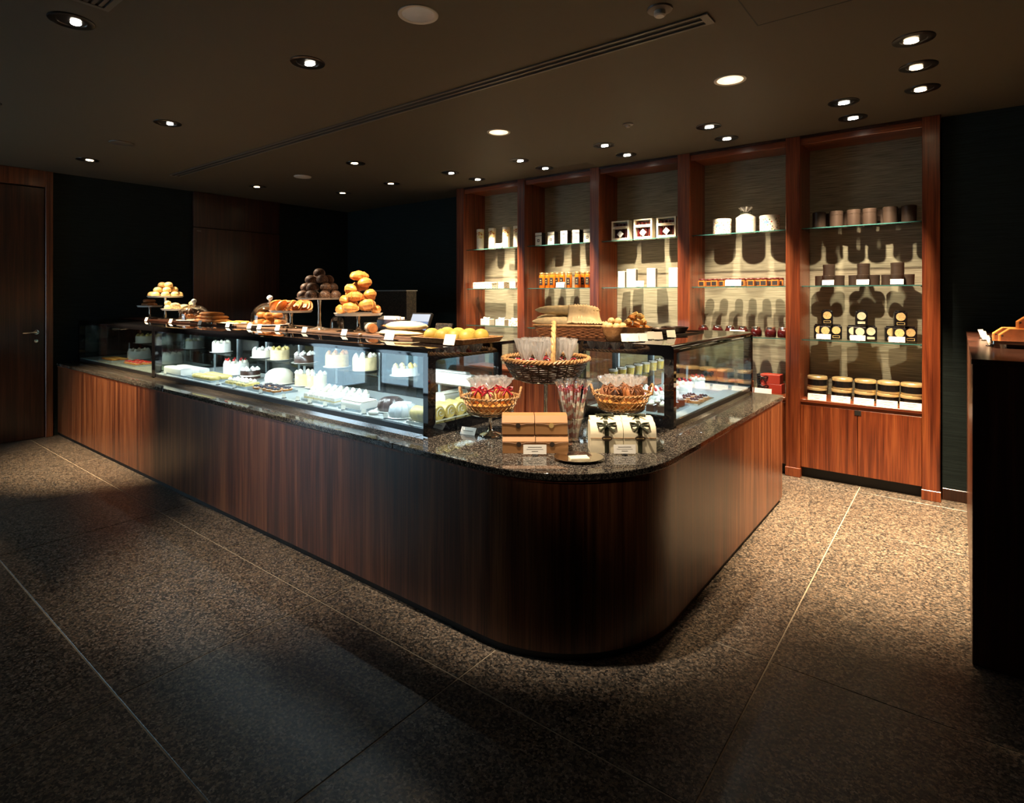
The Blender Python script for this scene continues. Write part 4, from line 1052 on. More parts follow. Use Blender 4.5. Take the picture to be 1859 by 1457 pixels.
# glass vase with wrapped sweet sticks
vp = on_z(1040, 801, ZW)
t = thing('glass_vase', 'clear flared glass vase holding a sheaf of wrapped sweet sticks', 'vase', (vp.x, vp.y, ZW))
MB().lathe([(0.0, 0.004), (0.034, 0.0), (0.036, 0.006), (0.032, 0.018), (0.042, 0.06), (0.058, 0.13), (0.076, 0.205), (0.074, 0.205), (0.056, 0.13), (0.040, 0.062), (0.030, 0.024), (0.0, 0.022)], 28, cap=False).build('vase_body', 'dome_glass', t, 60)
MB().lathe([(0.0555, 0.116), (0.0575, 0.120), (0.0575, 0.124)], 24, cap=False).build('wire_tie', 'chrome', t, 60)
stick = MB(); stick.mat = 0
for i in range(11):
    stick.mat = i % 2
    z = 0.022 * i
    stick.box(-0.0052, -0.0052, z, 0.0052, 0.0052, z + 0.0215, 0.0014)
stick_me = stick.mesh('sweets', ['pink_sweet', 'wrap_white'])
film_me = MB().lathe([(0.0073, 0), (0.0074, 0.236), (0.004, 0.247), (0.012, 0.268), (0.018, 0.284)], 12, None, lambda a, z: 1 + (0.3 * math.sin(5 * a) if z > 0.25 else 0), cap=False).mesh('cellophane', 'clear_film', 30)
white_me = MB().box(-0.0062, -0.0035, 0, 0.0062, 0.0035, 0.25, 0.001).mesh('paper_sleeve', 'wrap_white')
for i in range(11):
    a = 2 * PI * i / 8 if i < 8 else 2 * PI * (i - 8) / 3 + 0.3; tl = 0.20 if i < 8 else 0.10
    ox, oy = (0.0215 if i < 8 else 0.0088) * math.cos(a), (0.0215 if i < 8 else 0.0088) * math.sin(a)
    d = Vector((math.sin(tl) * math.cos(a), math.sin(tl) * math.sin(a), math.cos(tl)))
    q = d.to_track_quat('Z', 'Y').to_euler()
    t = thing('sweet_stick', 'long cellophane stick of pink and white sweets with red bow in the vase' if i != 5 else 'plain white paper sleeve stick leaning out of the vase', 'sweet stick', (vp.x + ox, vp.y + oy, ZW + 0.026), tuple(q), 'sweet sticks in the glass vase')
    if i == 5: put(white_me, 'paper_sleeve', t)
    else: put(stick_me, 'sweets', t)
    put(film_me, 'cellophane', t)
    put(bow('red_ribbon', 0.42), 'ribbon_bow', t, (0, 0, 0.247))
# kraft boxes, two by two
FR = Matrix.Rotation(YAW, 4, 'Z')
def corner_pt(px, py, z=ZW): return on_z(px, py, z)
def kraft_box(loc, rz, label, seal):
    t = thing('kraft_box', label, 'gift box', loc, rz, 'kraft gift boxes stacked on the worktop')
    w, d, h = 0.150, 0.105, 0.084
    MB().box(-w / 2, 0, 0, w / 2, d, h * 0.60, 0.0015).build('box_body', 'kraft', t)
    prof = [(0, h * 0.60), (0, h * 0.66), (0.022, h), (d - 0.012, h), (d, h * 0.66), (d, h * 0.60)]
    m = Matrix(((0, 0, 1, 0), (1, 0, 0, 0), (0, 1, 0, 0), (0, 0, 0, 1)))
    MB().prism(prof, -w / 2, w / 2, m).build('box_lid', 'kraft', t)
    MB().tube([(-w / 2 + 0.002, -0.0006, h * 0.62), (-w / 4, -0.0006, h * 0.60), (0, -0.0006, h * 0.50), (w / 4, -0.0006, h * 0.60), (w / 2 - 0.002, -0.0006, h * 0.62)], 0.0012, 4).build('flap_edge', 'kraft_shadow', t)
    MB().lathe([(0.0115, 0), (0.0115, 0.0016), (0, 0.0018)], 20, Matrix.Translation((0, -0.0004, h * 0.50)) @ Matrix.Rotation(PI / 2, 4, 'X')).build('round_seal', seal, t)
    return t
b0 = corner_pt(911, 823); b1 = corner_pt(1032, 823)
dirv = (b1 - b0).normalized(); nrm = Vector((-dirv.y, dirv.x, 0)); rzb = math.atan2(dirv.y, dirv.x)
cA = b0 + dirv * 0.078; cB = cA + dirv * 0.153
kraft_box(tuple(cA), rzb, 'brown kraft gift box, lower one, partly behind a price card', 'seal_brown')
kraft_box(tuple(cB), rzb, 'brown kraft gift box, lower one, beside the vase', 'seal_brown')
kraft_box(tuple(cA + nrm * 0.012 + Vector((0, 0, 0.0838)) - dirv * 0.003), rzb, 'brown kraft gift box with dark seal on top, nearer the silver stand', 'seal_brown')
kraft_box(tuple(cB + nrm * 0.012 + Vector((0, 0, 0.0838)) - dirv * 0.003), rzb, 'brown kraft gift box with pale gold seal on top, beside the vase', 'gold_print')
# ivory arched boxes with dark ribbon
def arched_box(loc, rz, label, back=False):
    t = thing('arched_gift_box', label, 'gift box', loc, rz, 'ivory arched gift boxes')
    w, d, h = 0.150, 0.095, 0.135
    prof = [(0, 0), (0, h * 0.62)] + [(0.048 - 0.048 * math.cos(a), h * 0.62 + h * 0.38 * math.sin(a)) for a in [R(v) for v in range(15, 91, 15)]] + [(d - 0.010, h), (d, h * 0.9), (d, 0)]
    m = Matrix(((0, 0, 1, 0), (1, 0, 0, 0), (0, 1, 0, 0), (0, 0, 0, 1)))
    MB().prism(prof, -w / 2, w / 2, m).build('box_body', 'ivory_box', t, 30)
    MB().box(-w / 2, -0.0015, h * 0.50, w / 2, 0, h * 0.515).build('flap_edge', 'kraft', t)
    rib = MB()
    pr2 = [(p[0] - 0.0012, p[1]) for p in prof[:8]] + [(0.06, h + 0.0012), (0.06, h - 0.004)] + [(p[0] + 0.002, p[1] - 0.002) for p in reversed(prof[1:8])] + [(0.002, 0)]
    MB().prism(pr2, -0.010, 0.010, m).build('ribbon', 'green_ribbon', t, 30)
    put(bow('green_ribbon', 1.25), 'ribbon_bow', t, (0, 0.052 if back else 0.006, h + 0.007 if back else h * 0.93), (R(-84 if back else -45), 0, 0))
    MB().lathe([(1, 0), (1, 0.002), (0.9, 0.003), (0, 0.003)], 28, Matrix.Translation((0, -0.001, h * 0.50)) @ Matrix.Rotation(PI / 2, 4, 'X') @ Matrix.Diagonal((0.024, 0.0125, 1, 1))).build('oval_label', 'seal_brown', t)
    ln = MB()
    for q in range(8): ln.box(-0.017 + q * 0.0045, -0.0046, h * 0.50 - 0.0025, -0.0142 + q * 0.0045, -0.0042, h * 0.50 + 0.0025)
    ln.build('label_lettering', 'gold_print', t)
    return t
w0 = corner_pt(1071, 822); w1_ = corner_pt(1192, 822)
dirv = (w1_ - w0).normalized(); nrm = Vector((-dirv.y, dirv.x, 0)); rzw = math.atan2(dirv.y, dirv.x)
wA = w0 + dirv * 0.078; wB = wA + dirv * 0.153
arched_box(tuple(wA), rzw, 'ivory arched gift box with dark ribbon, in front, beside the vase')
arched_box(tuple(wB), rzw, 'ivory arched gift box with dark ribbon, in front, away from the vase')
arched_box(tuple(wA + nrm * 0.101 + dirv * 0.016), rzw, 'ivory arched gift box with dark ribbon, behind another, beside the vase', True)
arched_box(tuple(wB + nrm * 0.101 + dirv * 0.016), rzw, 'ivory arched gift box with dark ribbon, behind another, away from the vase', True)
p = corner_pt(971, 826); price_card(p.x, p.y, ZW, 'white printed card leaning on the kraft boxes', 0.105, 0.042, YAW, 8, True, 'cards on the worktop')
p = corner_pt(1134, 825); price_card(p.x, p.y, ZW, 'white printed card leaning on the ivory boxes', 0.100, 0.040, YAW, 8, True, 'cards on the worktop')
p = corner_pt(852, 787)
t = thing('tent_card', 'folded white tent card on the worktop beside the long case', 'price card', (p.x, p.y, ZW), R(10))
MB().add([(-0.045, -0.022, 0), (0.045, -0.022, 0), (0.045, 0, 0.034), (-0.045, 0, 0.034), (0.045, 0.022, 0), (-0.045, 0.022, 0)], [(0, 1, 2, 3), (3, 2, 4, 5)]).build('folded_card', 'card', t).modifiers.new('s', 'SOLIDIFY').thickness = 0.001
MB().box(-0.03, -0.0005, 0, 0.03, 0.0, 0.002, 0, Matrix.Translation((0, -0.0125, 0.017)) @ Matrix.Rotation(R(-33), 4, 'X')).build('printed_line', 'ink', t)
# silver platter with cards
p = corner_pt(1051, 834)
t = thing('silver_platter', 'oval silver platter holding name cards at the counter corner', 'platter', (p.x, p.y, ZW), YAW)
MB().lathe([(0, 0.003), (0.06, 0.002), (0.075, 0.004), (0.105, 0.012), (0.106, 0.014), (0.100, 0.014), (0.075, 0.008), (0.06, 0.006), (0, 0.006)], 48, Matrix.Diagonal((1.04, 0.82, 1, 1)), lambda a, z: 1 + (0.012 * math.sin(16 * a) if z > 0.010 else 0)).build('dish', 'silver', t, 50)
t = thing('name_cards', 'stack of pale cards lying on the silver platter', 'cards', (p.x, p.y, ZW + 0.0065), YAW + 0.1)
for i in range(5):
    MB().box(-0.042, -0.026, 0.0012 * i, 0.042, 0.026, 0.0012 * i + 0.0011, 0, Matrix.Rotation(0.06 * math.sin(i * 2), 4, 'Z')).build('card', 'box_ivory', t)

# ================================================================== GOODS ON THE SHORT CASE
t = thing('bread_basket', 'long wicker basket of baguettes and paper on the short case', 'basket', (-2.00, 3.25, ZT), R(20))
wv = MB()
for k in range(7):
    z = 0.006 + 0.010 * k; q = 0.003 * (1 if k % 2 else -1); gx2, gy2 = 0.215 + 0.004 * k, 0.105 + 0.004 * k
    pts_ = []
    for i in range(120):
        f = i / 120 * 4; e = int(f); u = f - e; w_ = q * math.cos(i * PI / 2)
        pts_.append((*[(-gx2 + 2 * gx2 * u, -gy2 + w_), (gx2 - w_, -gy2 + 2 * gy2 * u), (gx2 - 2 * gx2 * u, gy2 - w_), (-gx2 + w_, gy2 - 2 * gy2 * u)][e], z))
    wv.tube(pts_, 0.0052, 5, closed=True)
wv.build('woven_side', 'wicker_red', t, 60)
MB().box(-0.21, -0.10, 0.002, 0.21, 0.10, 0.008).build('base', 'wicker_red', t)
rm = MB(); rm.tube([(-0.245, -0.135, 0.078), (0.245, -0.135, 0.078), (0.245, 0.135, 0.078), (-0.245, 0.135, 0.078)], 0.008, 6, closed=True)
rm.build('rim', 'wicker', t, 60)
for sg in (-1, 1):
    MB().tube([(sg * 0.245, 0.04 * math.cos(a), 0.076 + 0.03 * math.sin(a)) for a in [PI * i / 10 for i in range(11)]], 0.006, 6).build('loop_handle', 'wicker', t, 60)
bpy.context.view_layer.update(); hp = Heap(t)
bk = Matrix.Translation((-2.00, 3.25, ZT)) @ Matrix.Rotation(R(20), 4, 'Z')
for i, (u, v, z, yaw) in enumerate(((-0.06, -0.072, 0.092, 1), (-0.05, 0.0, 0.092, -1), (-0.04, 0.072, 0.092, 0), (-0.05, -0.036, 0.13, 2), (-0.05, 0.036, 0.13, -2))):
    q = bk @ Vector((u, v, z))
    bg_ = hp.lay(loaf('pale_bread', 0.42, 0.031), 'baguette', 'pale floury baguette ' + ('lying in' if z < 0.1 else 'on top of') + ' the long wicker basket', 'baguette', q.x, q.y, q.z, (0, 0, R(20 + yaw)), 'baguettes in the wicker basket', low=ZT + 0.01)
q = bk @ Vector((0.05, 0.0, 0.105))
def top_z(x, y, low):
    best = low
    for o in hp.obs:
        h = o.ray_cast(Vector((x, y, ZT + 0.6)), Vector((0, 0, -1)))
        if h[0] is not None and h[0].z > best: best = h[0].z
    return best
def drape():
    """paper laid over the loaves: every point rests on what is beneath it"""
    n = 30; g = {}
    for i in range(n + 1):
        for j in range(n + 1):
            u, v = i / n - 0.5, j / n - 0.5
            p = bk @ Vector((0.10 + u * 0.26, v * 0.235, 0))
            g[i, j] = (p.x, p.y, top_z(p.x, p.y, ZT + 0.088))
    zz = {k: v[2] for k, v in g.items()}
    for it in range(3):
        zz = {(i, j): max(zz[i, j], sum(zz[min(n, max(0, i + a)), min(n, max(0, j + b_))] for a in (-1, 0, 1) for b_ in (-1, 0, 1)) / 9) for (i, j) in zz}
    vs = [(g[i, j][0], g[i, j][1], zz[i, j] + 0.003 + 0.012 * abs(((i * 5 + j) % 11) / 5.5 - 1) * (0.4 + 0.6 * hashn(i // 3, j // 4))) for i in range(n + 1) for j in range(n + 1)]
    fs = [(i * (n + 1) + j, (i + 1) * (n + 1) + j, (i + 1) * (n + 1) + j + 1, i * (n + 1) + j + 1) for i in range(n) for j in range(n)]
    c = bk @ Vector((0.10, 0, 0.1))
    return MB().add([(x - c.x, y - c.y, z - c.z) for x, y, z in vs], fs).mesh('paper', 'paper_wrap', 40), c
pm, q = drape()
pw = item(pm, 'wrapping_paper', 'crumpled tan paper over the baguettes in the basket', 'paper', tuple(q))
pw.modifiers.new('s', 'SOLIDIFY').thickness = 0.0012
def bowl(x, y, z, r, h, label, mat='bowl_wood'):
    return tag(MB().lathe([(0, 0.003), (r * 0.5, 0), (r * 0.56, 0.004), (r * 0.85, h * 0.5), (r, h), (r - 0.007, h), (r * 0.80, h * 0.5), (r * 0.45, 0.012), (0, 0.010)], 36).build('bowl', mat, None, 50, (x, y, z)), label, 'bowl')
bwx, bwy = -1.60, y_at(1154, -1.60)
hp = Heap(bowl(bwx, bwy, ZT, 0.105, 0.075, 'round pale wooden bowl heaped with cake pieces'))
pc = MB().box(-0.021, -0.017, 0, 0.021, 0.017, 0.026, 0.005).mesh('cake_piece', 'sponge')
pc2 = MB().box(-0.021, -0.017, 0, 0.021, 0.017, 0.026, 0.005).mesh('cake_piece', 'crust_gold')
for lay, (cnt, rad, zz) in enumerate(((8, 0.064, 0.058), (6, 0.052, 0.088), (3, 0.034, 0.125))):
    for i in range(cnt):
        a = 2 * PI * i / cnt + lay
        hp.lay((pc, pc2)[(i + lay) % 2], 'cake_piece', ('golden cake piece at the rim of the wooden bowl', 'golden cake piece in the middle of the heap in the wooden bowl', 'golden cake piece on top of the wooden bowl')[lay], 'cake piece', bwx + rad * math.cos(a), bwy + rad * math.sin(a), ZT + zz, (0.4 * math.sin(i * 2 + lay), 0.4 * math.cos(i * 3), a + PI / 2), 'cake pieces in the wooden bowl', low=ZT + 0.012)
cwx, cwy = x_at(1116, 3.095), 3.095
hp = Heap(bowl(cwx, cwy, ZT, 0.080, 0.085, 'smaller deep wooden bowl of raisin pieces beside the bread basket'))
for i in range(9):
    a = 2 * PI * i / 7 if i < 7 else i * PI; rr = 0.050 if i < 7 else 0.023
    hp.lay(lump(0.022, 0.020, 0.032, 'scone_dough', 1 + i % 3, 0.05), 'raisin_cake', ('raisin studded cake around the edge of the deep bowl' if i < 7 else 'raisin studded cake on top of the deep bowl'), 'small cake', cwx + rr * math.cos(a), cwy + rr * math.sin(a), ZT + (0.062 if i < 7 else 0.092), (0.1 * math.sin(i), 0.1, a), 'raisin cakes in the deep bowl', low=ZT + 0.012)
ty = y_at(1200, -1.62)
tray(-1.62, ty + 0.12, ZT, 0.30, 0.62, 'long black tray on the short case under chocolate bars', 'black_metal', 0.012)
for i in range(2):
    yy = ty + 0.24 * i
    t = thing('fluted_tray', ('dark fluted paper tray of chocolates beside the wooden bowl', 'dark fluted paper tray of chocolates at the shelving end')[i], 'tray', (-1.62, yy, ZT + 0.005))
    MB().lathe([(0, 0), (0.075, 0), (0.098, 0.040), (0.095, 0.040), (0.072, 0.004), (0, 0.004)], 40, None, lambda a, z: 1 + 0.03 * math.sin(20 * a)).build('fluted_cup', 'chocolate', t, 20)
    hp = Heap(t)
    for q in range(7):
        a = 2 * PI * q / 6; rr = 0.055 if q < 6 else 0
        hp.lay(lump(0.024, 0.023, 0.024, 'choc_crumb', 1 + q % 3, 0.05), 'chocolate', 'chocolate piece in the fluted tray ' + ('beside the wooden bowl' if i == 0 else 'at the shelving end'), 'chocolate', -1.62 + rr * math.cos(a), yy + rr * math.sin(a), ZT + 0.020, q, 'chocolates in fluted trays', low=ZT + 0.005)
for i, (px, xx, what) in enumerate(((1137, x_at(1137, 3.032), 'before the bread basket'), (1151, x_at(1151, 3.06), 'before the deep bowl'), (1167, -1.455, 'before the round wooden bowl'), (1180, -1.490, 'behind another card by the round wooden bowl'), (1195, -1.44, 'before the first fluted tray'), (1219, -1.44, 'before the second fluted tray'))):
    price_card(xx, y_at(px, xx), ZT, 'small white price card on the short case ' + what, 0.060, 0.048, R(50), 20, True, 'price cards on the short case', False)

# ================================================================== CAKES INSIDE THE CASES
def plate_disc(x, y, z, r, label, mat='porcelain', group='plates inside the cases'):
    return tag(MB().lathe([(0, 0), (r * 0.7, 0), (r, 0.008), (r - 0.003, 0.010), (r * 0.7, 0.004), (0, 0.004)], 32).build('plate', mat, None, 40, (x, y, z)), label, 'plate', group)
dollop_me = {}
def dollop(mat):
    if mat not in dollop_me:
        dollop_me[mat] = MB().lathe([(0.016, 0), (0.019, 0.006), (0.014, 0.016), (0.006, 0.023), (0, 0.028)], 12, None, lambda a, z: 1 + 0.12 * math.sin(6 * a)).mesh('cream_dollop', mat, 60)
    return dollop_me[mat]
def round_cake(x, y, z, r, h, label, side='white_cream', top='white_cream', dol='cream', n=8, fruit=None, band=None, group='whole cakes in the cases'):
    t = thing('layer_cake', label, 'cake', (x, y, z), 0, group)
    MB().lathe([(0, 0), (r, 0), (r, h * 0.92), (r * 0.96, h), (0, h)], 36).build('cake_body', side, t, 40)
    if band:
        MB().lathe([(r + 0.001, h * 0.35), (r + 0.003, h * 0.42), (r + 0.001, h * 0.5)], 36, cap=False).build('layer_band', band, t, 50)
    for i in range(n):
        a = 2 * PI * i / n
        d = put(dollop(dol), 'cream_dollop', t, (r * 0.78 * math.cos(a), r * 0.78 * math.sin(a), h))
        if fruit: MB().lathe([(0, 0.018), (0.008, 0.022), (0.010, 0.030), (0.006, 0.038), (0, 0.040)], 10).build('berry', fruit, d, 60)
    return t
def log_cake(x, y, z, lx, ly, h, label, mat='white_cream', top=None, rz=0.0, group='bar cakes in the cases'):
    t = thing('bar_cake', label, 'cake', (x, y, z), rz, group)
    pr = rrect(-ly / 2, 0, ly / 2, h, (0.002, 0.002, 0.014, 0.014), 4)
    m = Matrix(((0, 0, 1, 0), (1, 0, 0, 0), (0, 1, 0, 0), (0, 0, 0, 1)))
    MB().prism(pr, -lx / 2, lx / 2, m).build('cake_body', mat, t, 40)
    if top: MB().box(-lx / 2, -ly / 2 + 0.008, h, lx / 2, ly / 2 - 0.008, h + 0.008, 0.003).build('topping', top, t)
    return t
tart_me = MB().lathe([(0, 0), (0.030, 0), (0.038, 0.018), (0.036, 0.020), (0.031, 0.014), (0, 0.014)], 22, None, lambda a, z: 1 + 0.03 * math.sin(11 * a)).mesh('tart_shell', 'crust_gold', 30)
def filling(mat):
    return cached(('fill', mat), lambda: MB().lathe([(0.031, 0.013), (0.024, 0.020), (0, 0.022)], 16, cap=False).mesh('filling', mat, 60))
def berries(mat):
    def fn():
        m = MB()
        for i in range(7):
            a = 2 * PI * i / 6; rr = 0.019 if i < 6 else 0
            m.lathe([(0, 0), (0.008, 0.004), (0.009, 0.009), (0.005, 0.015), (0, 0.016)], 8, Matrix.Translation((rr * math.cos(a), rr * math.sin(a), 0.018)))
        return m.mesh('berries', mat, 60)
    return cached(('ber', mat), fn)
def tart(x, y, z, label, group, fill='custard', fruit=None, s=1.0):
    t = thing('tart', label, 'tart', (x, y, z), 0, group)
    put(tart_me, 'tart_shell', t, None, None, s); put(filling(fill), 'filling', t, None, None, s)
    if fruit: put(berries(fruit), 'berries', t, None, None, s)
    return t
small_body = MB().lathe([(0, 0), (0.026, 0), (0.026, 0.034), (0.024, 0.038), (0, 0.038)], 20).mesh('cake_body', 'white_cream', 40)
small_base = MB().lathe([(0, 0), (0.028, 0), (0.029, 0.012), (0.0265, 0.012)], 20, cap=False).mesh('dark_cup', 'chocolate', 40)
def small_cake(x, y, z, label, group, dol='cream', body=None):
    t = thing('small_cake', label, 'small cake', (x, y, z), 0, group)
    put(small_body, 'cake_body', t); put(small_base, 'dark_cup', t); put(dollop(dol), 'cream_dollop', t, (0, 0, 0.038))
    return t
def rows(px, y, nx, ny, dx, dy, yc=None):
    x0 = x_at(px, yc or y)
    return [(x0 + (i - (nx - 1) / 2) * dx, y + j * dy) for j in range(ny) for i in range(nx)]
FRY, MDY, BKY = 2.16, 2.30, 2.52
def seat(R_, r): return 0.0037 + max(0.0, (r / R_ - 0.7) / 0.3) * 0.006
# --- dim case at the door end
for i, (px, y, lb) in enumerate(((208, 2.20, 'silver tray of fruit tarts in the dim case'), (250, 2.20, 'silver tray of golden tarts by the divider in the dim case'))):
    tray(x_at(px, y), y, ZD, 0.40, 0.178, lb, 'satin_steel')
for i, (x, y) in enumerate(rows(208, 2.163, 4, 2, 0.09, 0.079, 2.20)): tart(x, y, ZD + 0.005, 'custard tart on the tray farther from the divider in the dim case', 'tarts in the dim case', 'custard', None)
for i, (x, y) in enumerate(rows(250, 2.163, 4, 2, 0.09, 0.079, 2.20)): tart(x, y, ZD + 0.005, 'berry tart on the tray by the divider in the dim case', 'tarts in the dim case', 'cream', 'berry_red')
plate_disc(x_at(262, 2.45), 2.40, ZD, 0.13, 'plate under the cream topped cake by the divider in the dim case')
round_cake(x_at(262, 2.45), 2.40, ZD + seat(0.13, 0.105), 0.105, 0.085, 'cream cake with piped dollops by the divider in the dim case', n=9)
plate_disc(-6.95, 2.48, ZS, 0.11, 'plate under the added yellow cake on the shelf of the dim case')
round_cake(-6.95, 2.48, ZS + seat(0.11, 0.085), 0.085, 0.075, 'yellow topped cake standing in for a reflection, inner shelf of the dim case', 'cream', 'custard', 'custard', 8)  # solid cake and plate added in place of a reflection in the glass
# --- long bright case: deck, back to front
plate_disc(x_at(309, 2.42), 2.44, ZD, 0.115, 'plate under the small dollop cake next to the case divider')
round_cake(x_at(309, 2.42), 2.44, ZD + seat(0.115, 0.085), 0.085, 0.085, 'small white cake with dollops next to the case divider', n=7)
tray(-5.262, 2.20, ZD, 0.49, 0.22, 'steel tray of two white bar cakes next to the case divider')
log_cake(-5.32, 2.15, ZD + 0.005, 0.34, 0.085, 0.055, 'white bar cake at the front near the case divider')
log_cake(-5.262, 2.25, ZD + 0.005, 0.44, 0.085, 0.055, 'white bar cake behind another near the case divider')
tray(x_at(386, 2.20), 2.196, ZD, 0.40, 0.215, 'steel tray of yellow finger cakes')
for i, (x, y) in enumerate(rows(386, 2.148, 7, 2, 0.050, 0.096, 2.20)):
    item(finger('custard', 0.085, 0.017), 'yellow_finger', 'yellow finger cake on the steel tray ' + ('in the front row' if i < 7 else 'in the back row'), 'small cake', (x, y, ZD + 0.006), R(80), 'yellow finger cakes')
plate_disc(x_at(417, 2.40), 2.455, ZD, 0.13, 'large plate under the tall white cake with four dollops showing')
round_cake(x_at(417, 2.40), 2.455, ZD + seat(0.13, 0.10), 0.10, 0.095, 'tall white cake with cherry dollops in the long case', n=9, fruit='berry_red')
plate_disc(x_at(459, 2.40), 2.38, ZD, 0.10, 'plate under the chocolate cake with cream')
round_cake(x_at(459, 2.40), 2.38, ZD + seat(0.10, 0.075), 0.075, 0.070, 'dark chocolate cake with white cream top in the long case', 'chocolate', 'white_cream', 'white_cream', 8, None, 'cream')
tray(x_at(440, 2.18), 2.18, ZD, 0.345, 0.155, 'steel tray of yellow custard squares')
for i, (x, y) in enumerate(rows(440, 2.150, 5, 2, 0.062, 0.060, 2.18)):
    t = thing('custard_square', 'yellow custard square on its tray ' + ('in the front row' if i < 5 else 'in the back row'), 'small cake', (x, y, ZD + 0.005), 0, 'custard squares')
    MB().box(-0.026, -0.027, 0, 0.026, 0.027, 0.026, 0.003).build('sponge', 'custard', t); put(dollop('cream'), 'cream_dollop', t, (0, 0, 0.026))
plate_disc(x_at(502, 2.38), 2.40, ZD, 0.125, 'plate under the domed cream cake')
dm = lump(0.105, 0.105, 0.115, 'cream', 5, 0.05, 30, 0.95)
item(dm, 'dome_cake', 'tall domed yellow cream cake behind the berry tarts', 'cake', (x_at(502, 2.38), 2.40, ZD + seat(0.125, 0.1)))
tray(x_at(495, 2.19), 2.1885, ZD, 0.355, 0.19, 'steel tray of dark berry tarts')
for i, (x, y) in enumerate(rows(495, 2.148, 4, 2, 0.082, 0.081, 2.19)): tart(x, y, ZD + 0.005, 'tart with dark berries on the steel tray ' + ('in the front row' if i < 4 else 'in the back row'), 'dark berry tarts', 'cream', 'berry_dark')
for q, px in enumerate((540, 562)):
    plate_disc(x_at(px, 2.40), 2.46, ZD, 0.085, ('plate under the pale crumb cake beside the domed cake', 'plate under the pale crumb cake beside the small dark-cup cakes')[q])
    round_cake(x_at(px, 2.40), 2.46, ZD + seat(0.085, 0.07), 0.070, 0.090, ('pale crumb covered cake beside the domed cake', 'pale crumb covered cake beside the small dark-cup cakes')[q], 'pale_bread', 'cream', 'cream', 6)
tray(x_at(600, 2.24), 2.305, ZD, 0.50, 0.215, 'steel tray of small cream cakes in dark cups')
for i, (x, y) in enumerate(rows(600, 2.241, 7, 3, 0.066, 0.064, 2.24)):
    small_cake(x, y, ZD + 0.005, 'small white cream cake in a dark cup, ' + ('front row', 'middle row', 'back row')[i // 7] + ' of the tray', 'small cream cakes in dark cups', ('cream', 'white_cream')[i % 2])
tray(x_at(580, 2.12), 2.150, ZD, 0.38, 0.092, 'narrow steel tray of white cream slices')
for i, (x, y) in enumerate(rows(580, 2.150, 6, 1, 0.058, 0, 2.12)):
    t = thing('cream_slice', 'white cream slice standing on the narrow front tray', 'cake slice', (x, y, ZD + 0.005), R(0), 'cream slices on the narrow tray')
    MB().prism([(-0.020, -0.035), (0.020, -0.035), (0.006, 0.038), (-0.006, 0.038)], 0, 0.042).build('slice_body', 'white_cream', t)
    MB().prism([(-0.0205, -0.0355), (0.0205, -0.0355), (0.0063, 0.0383), (-0.0063, 0.0383)], 0.017, 0.023).build('slice_filling', 'custard', t)
tray(x_at(645, 2.14), 2.17, ZD, 0.21, 0.165, 'steel tray of a white glazed bar cake near the bundt')
log_cake(x_at(645, 2.14), 2.17, ZD + 0.005, 0.185, 0.13, 0.045, 'white glazed bar cake with caramel stripe near the bundt', 'white_cream', 'cream')
bd = MB().lathe([(0.022, 0), (0.070, 0), (0.078, 0.02), (0.070, 0.055), (0.048, 0.072), (0.026, 0.060), (0.022, 0.02)], 40, None, lambda a, z: 1 + 0.06 * math.sin(14 * a), cap=False)
plate_disc(x_at(699, 2.20), 2.245, ZD, 0.10, 'plate under the dark chocolate bundt cake')
tag(bd.build('bundt_cake', 'chocolate', None, 40, (x_at(699, 2.20), 2.245, ZD + seat(0.10, 0.078))), 'dark chocolate fluted bundt cake in the long case', 'cake')
plate_disc(x_at(731, 2.18), 2.18, ZD, 0.105, 'plate under the clear jelly bundt at the end of the long case')
tag(bd.build('jelly_mould', 'jelly_clear', None, 40, (x_at(731, 2.18), 2.18, ZD + seat(0.105, 0.078))), 'pale clear fluted jelly mould at the end of the long case', 'jelly')
item(lump(0.05, 0.036, 0.045, 'white_cream', 3, 0.04), 'meringue', 'white meringue at the front of the long case before the bundt', 'meringue', (x_at(676, 2.10), 2.108, ZD), 0.4, None, 0.62)
# swiss roll slices seen through the end glass
tray(-2.262, 2.295, ZD, 0.15, 0.435, 'white tray of swiss roll slices behind the end glass', 'porcelain')
for i in range(5):
    t = thing('swiss_roll', 'yellow swiss roll slice standing in a row behind the end glass', 'cake slice', (-2.262, 2.127 + 0.084 * i, ZD + 0.005), 0, 'swiss roll slices')
    mm = Matrix.Translation((0, 0, 0.042)) @ Matrix.Rotation(PI / 2, 4, 'Y') @ Matrix.Rotation(R(8), 4, 'X')
    MB().lathe([(0, -0.06), (0.036, -0.06), (0.041, -0.05), (0.041, 0.05), (0.036, 0.06), (0, 0.06)], 22, mm).build('sponge_roll', 'custard', t, 40)
    MB().tube([(0.061, 0.003 * k * math.cos(k * 0.9), 0.042 + 0.003 * k * math.sin(k * 0.9)) for k in range(1, 12)], 0.0022, 5).build('cream_spiral', 'white_cream', t, 50)
log_cake(-2.40, 2.50, ZD, 0.20, 0.09, 0.10, 'tall white block cake behind the swiss rolls', 'white_cream', 'cream', PI / 2)
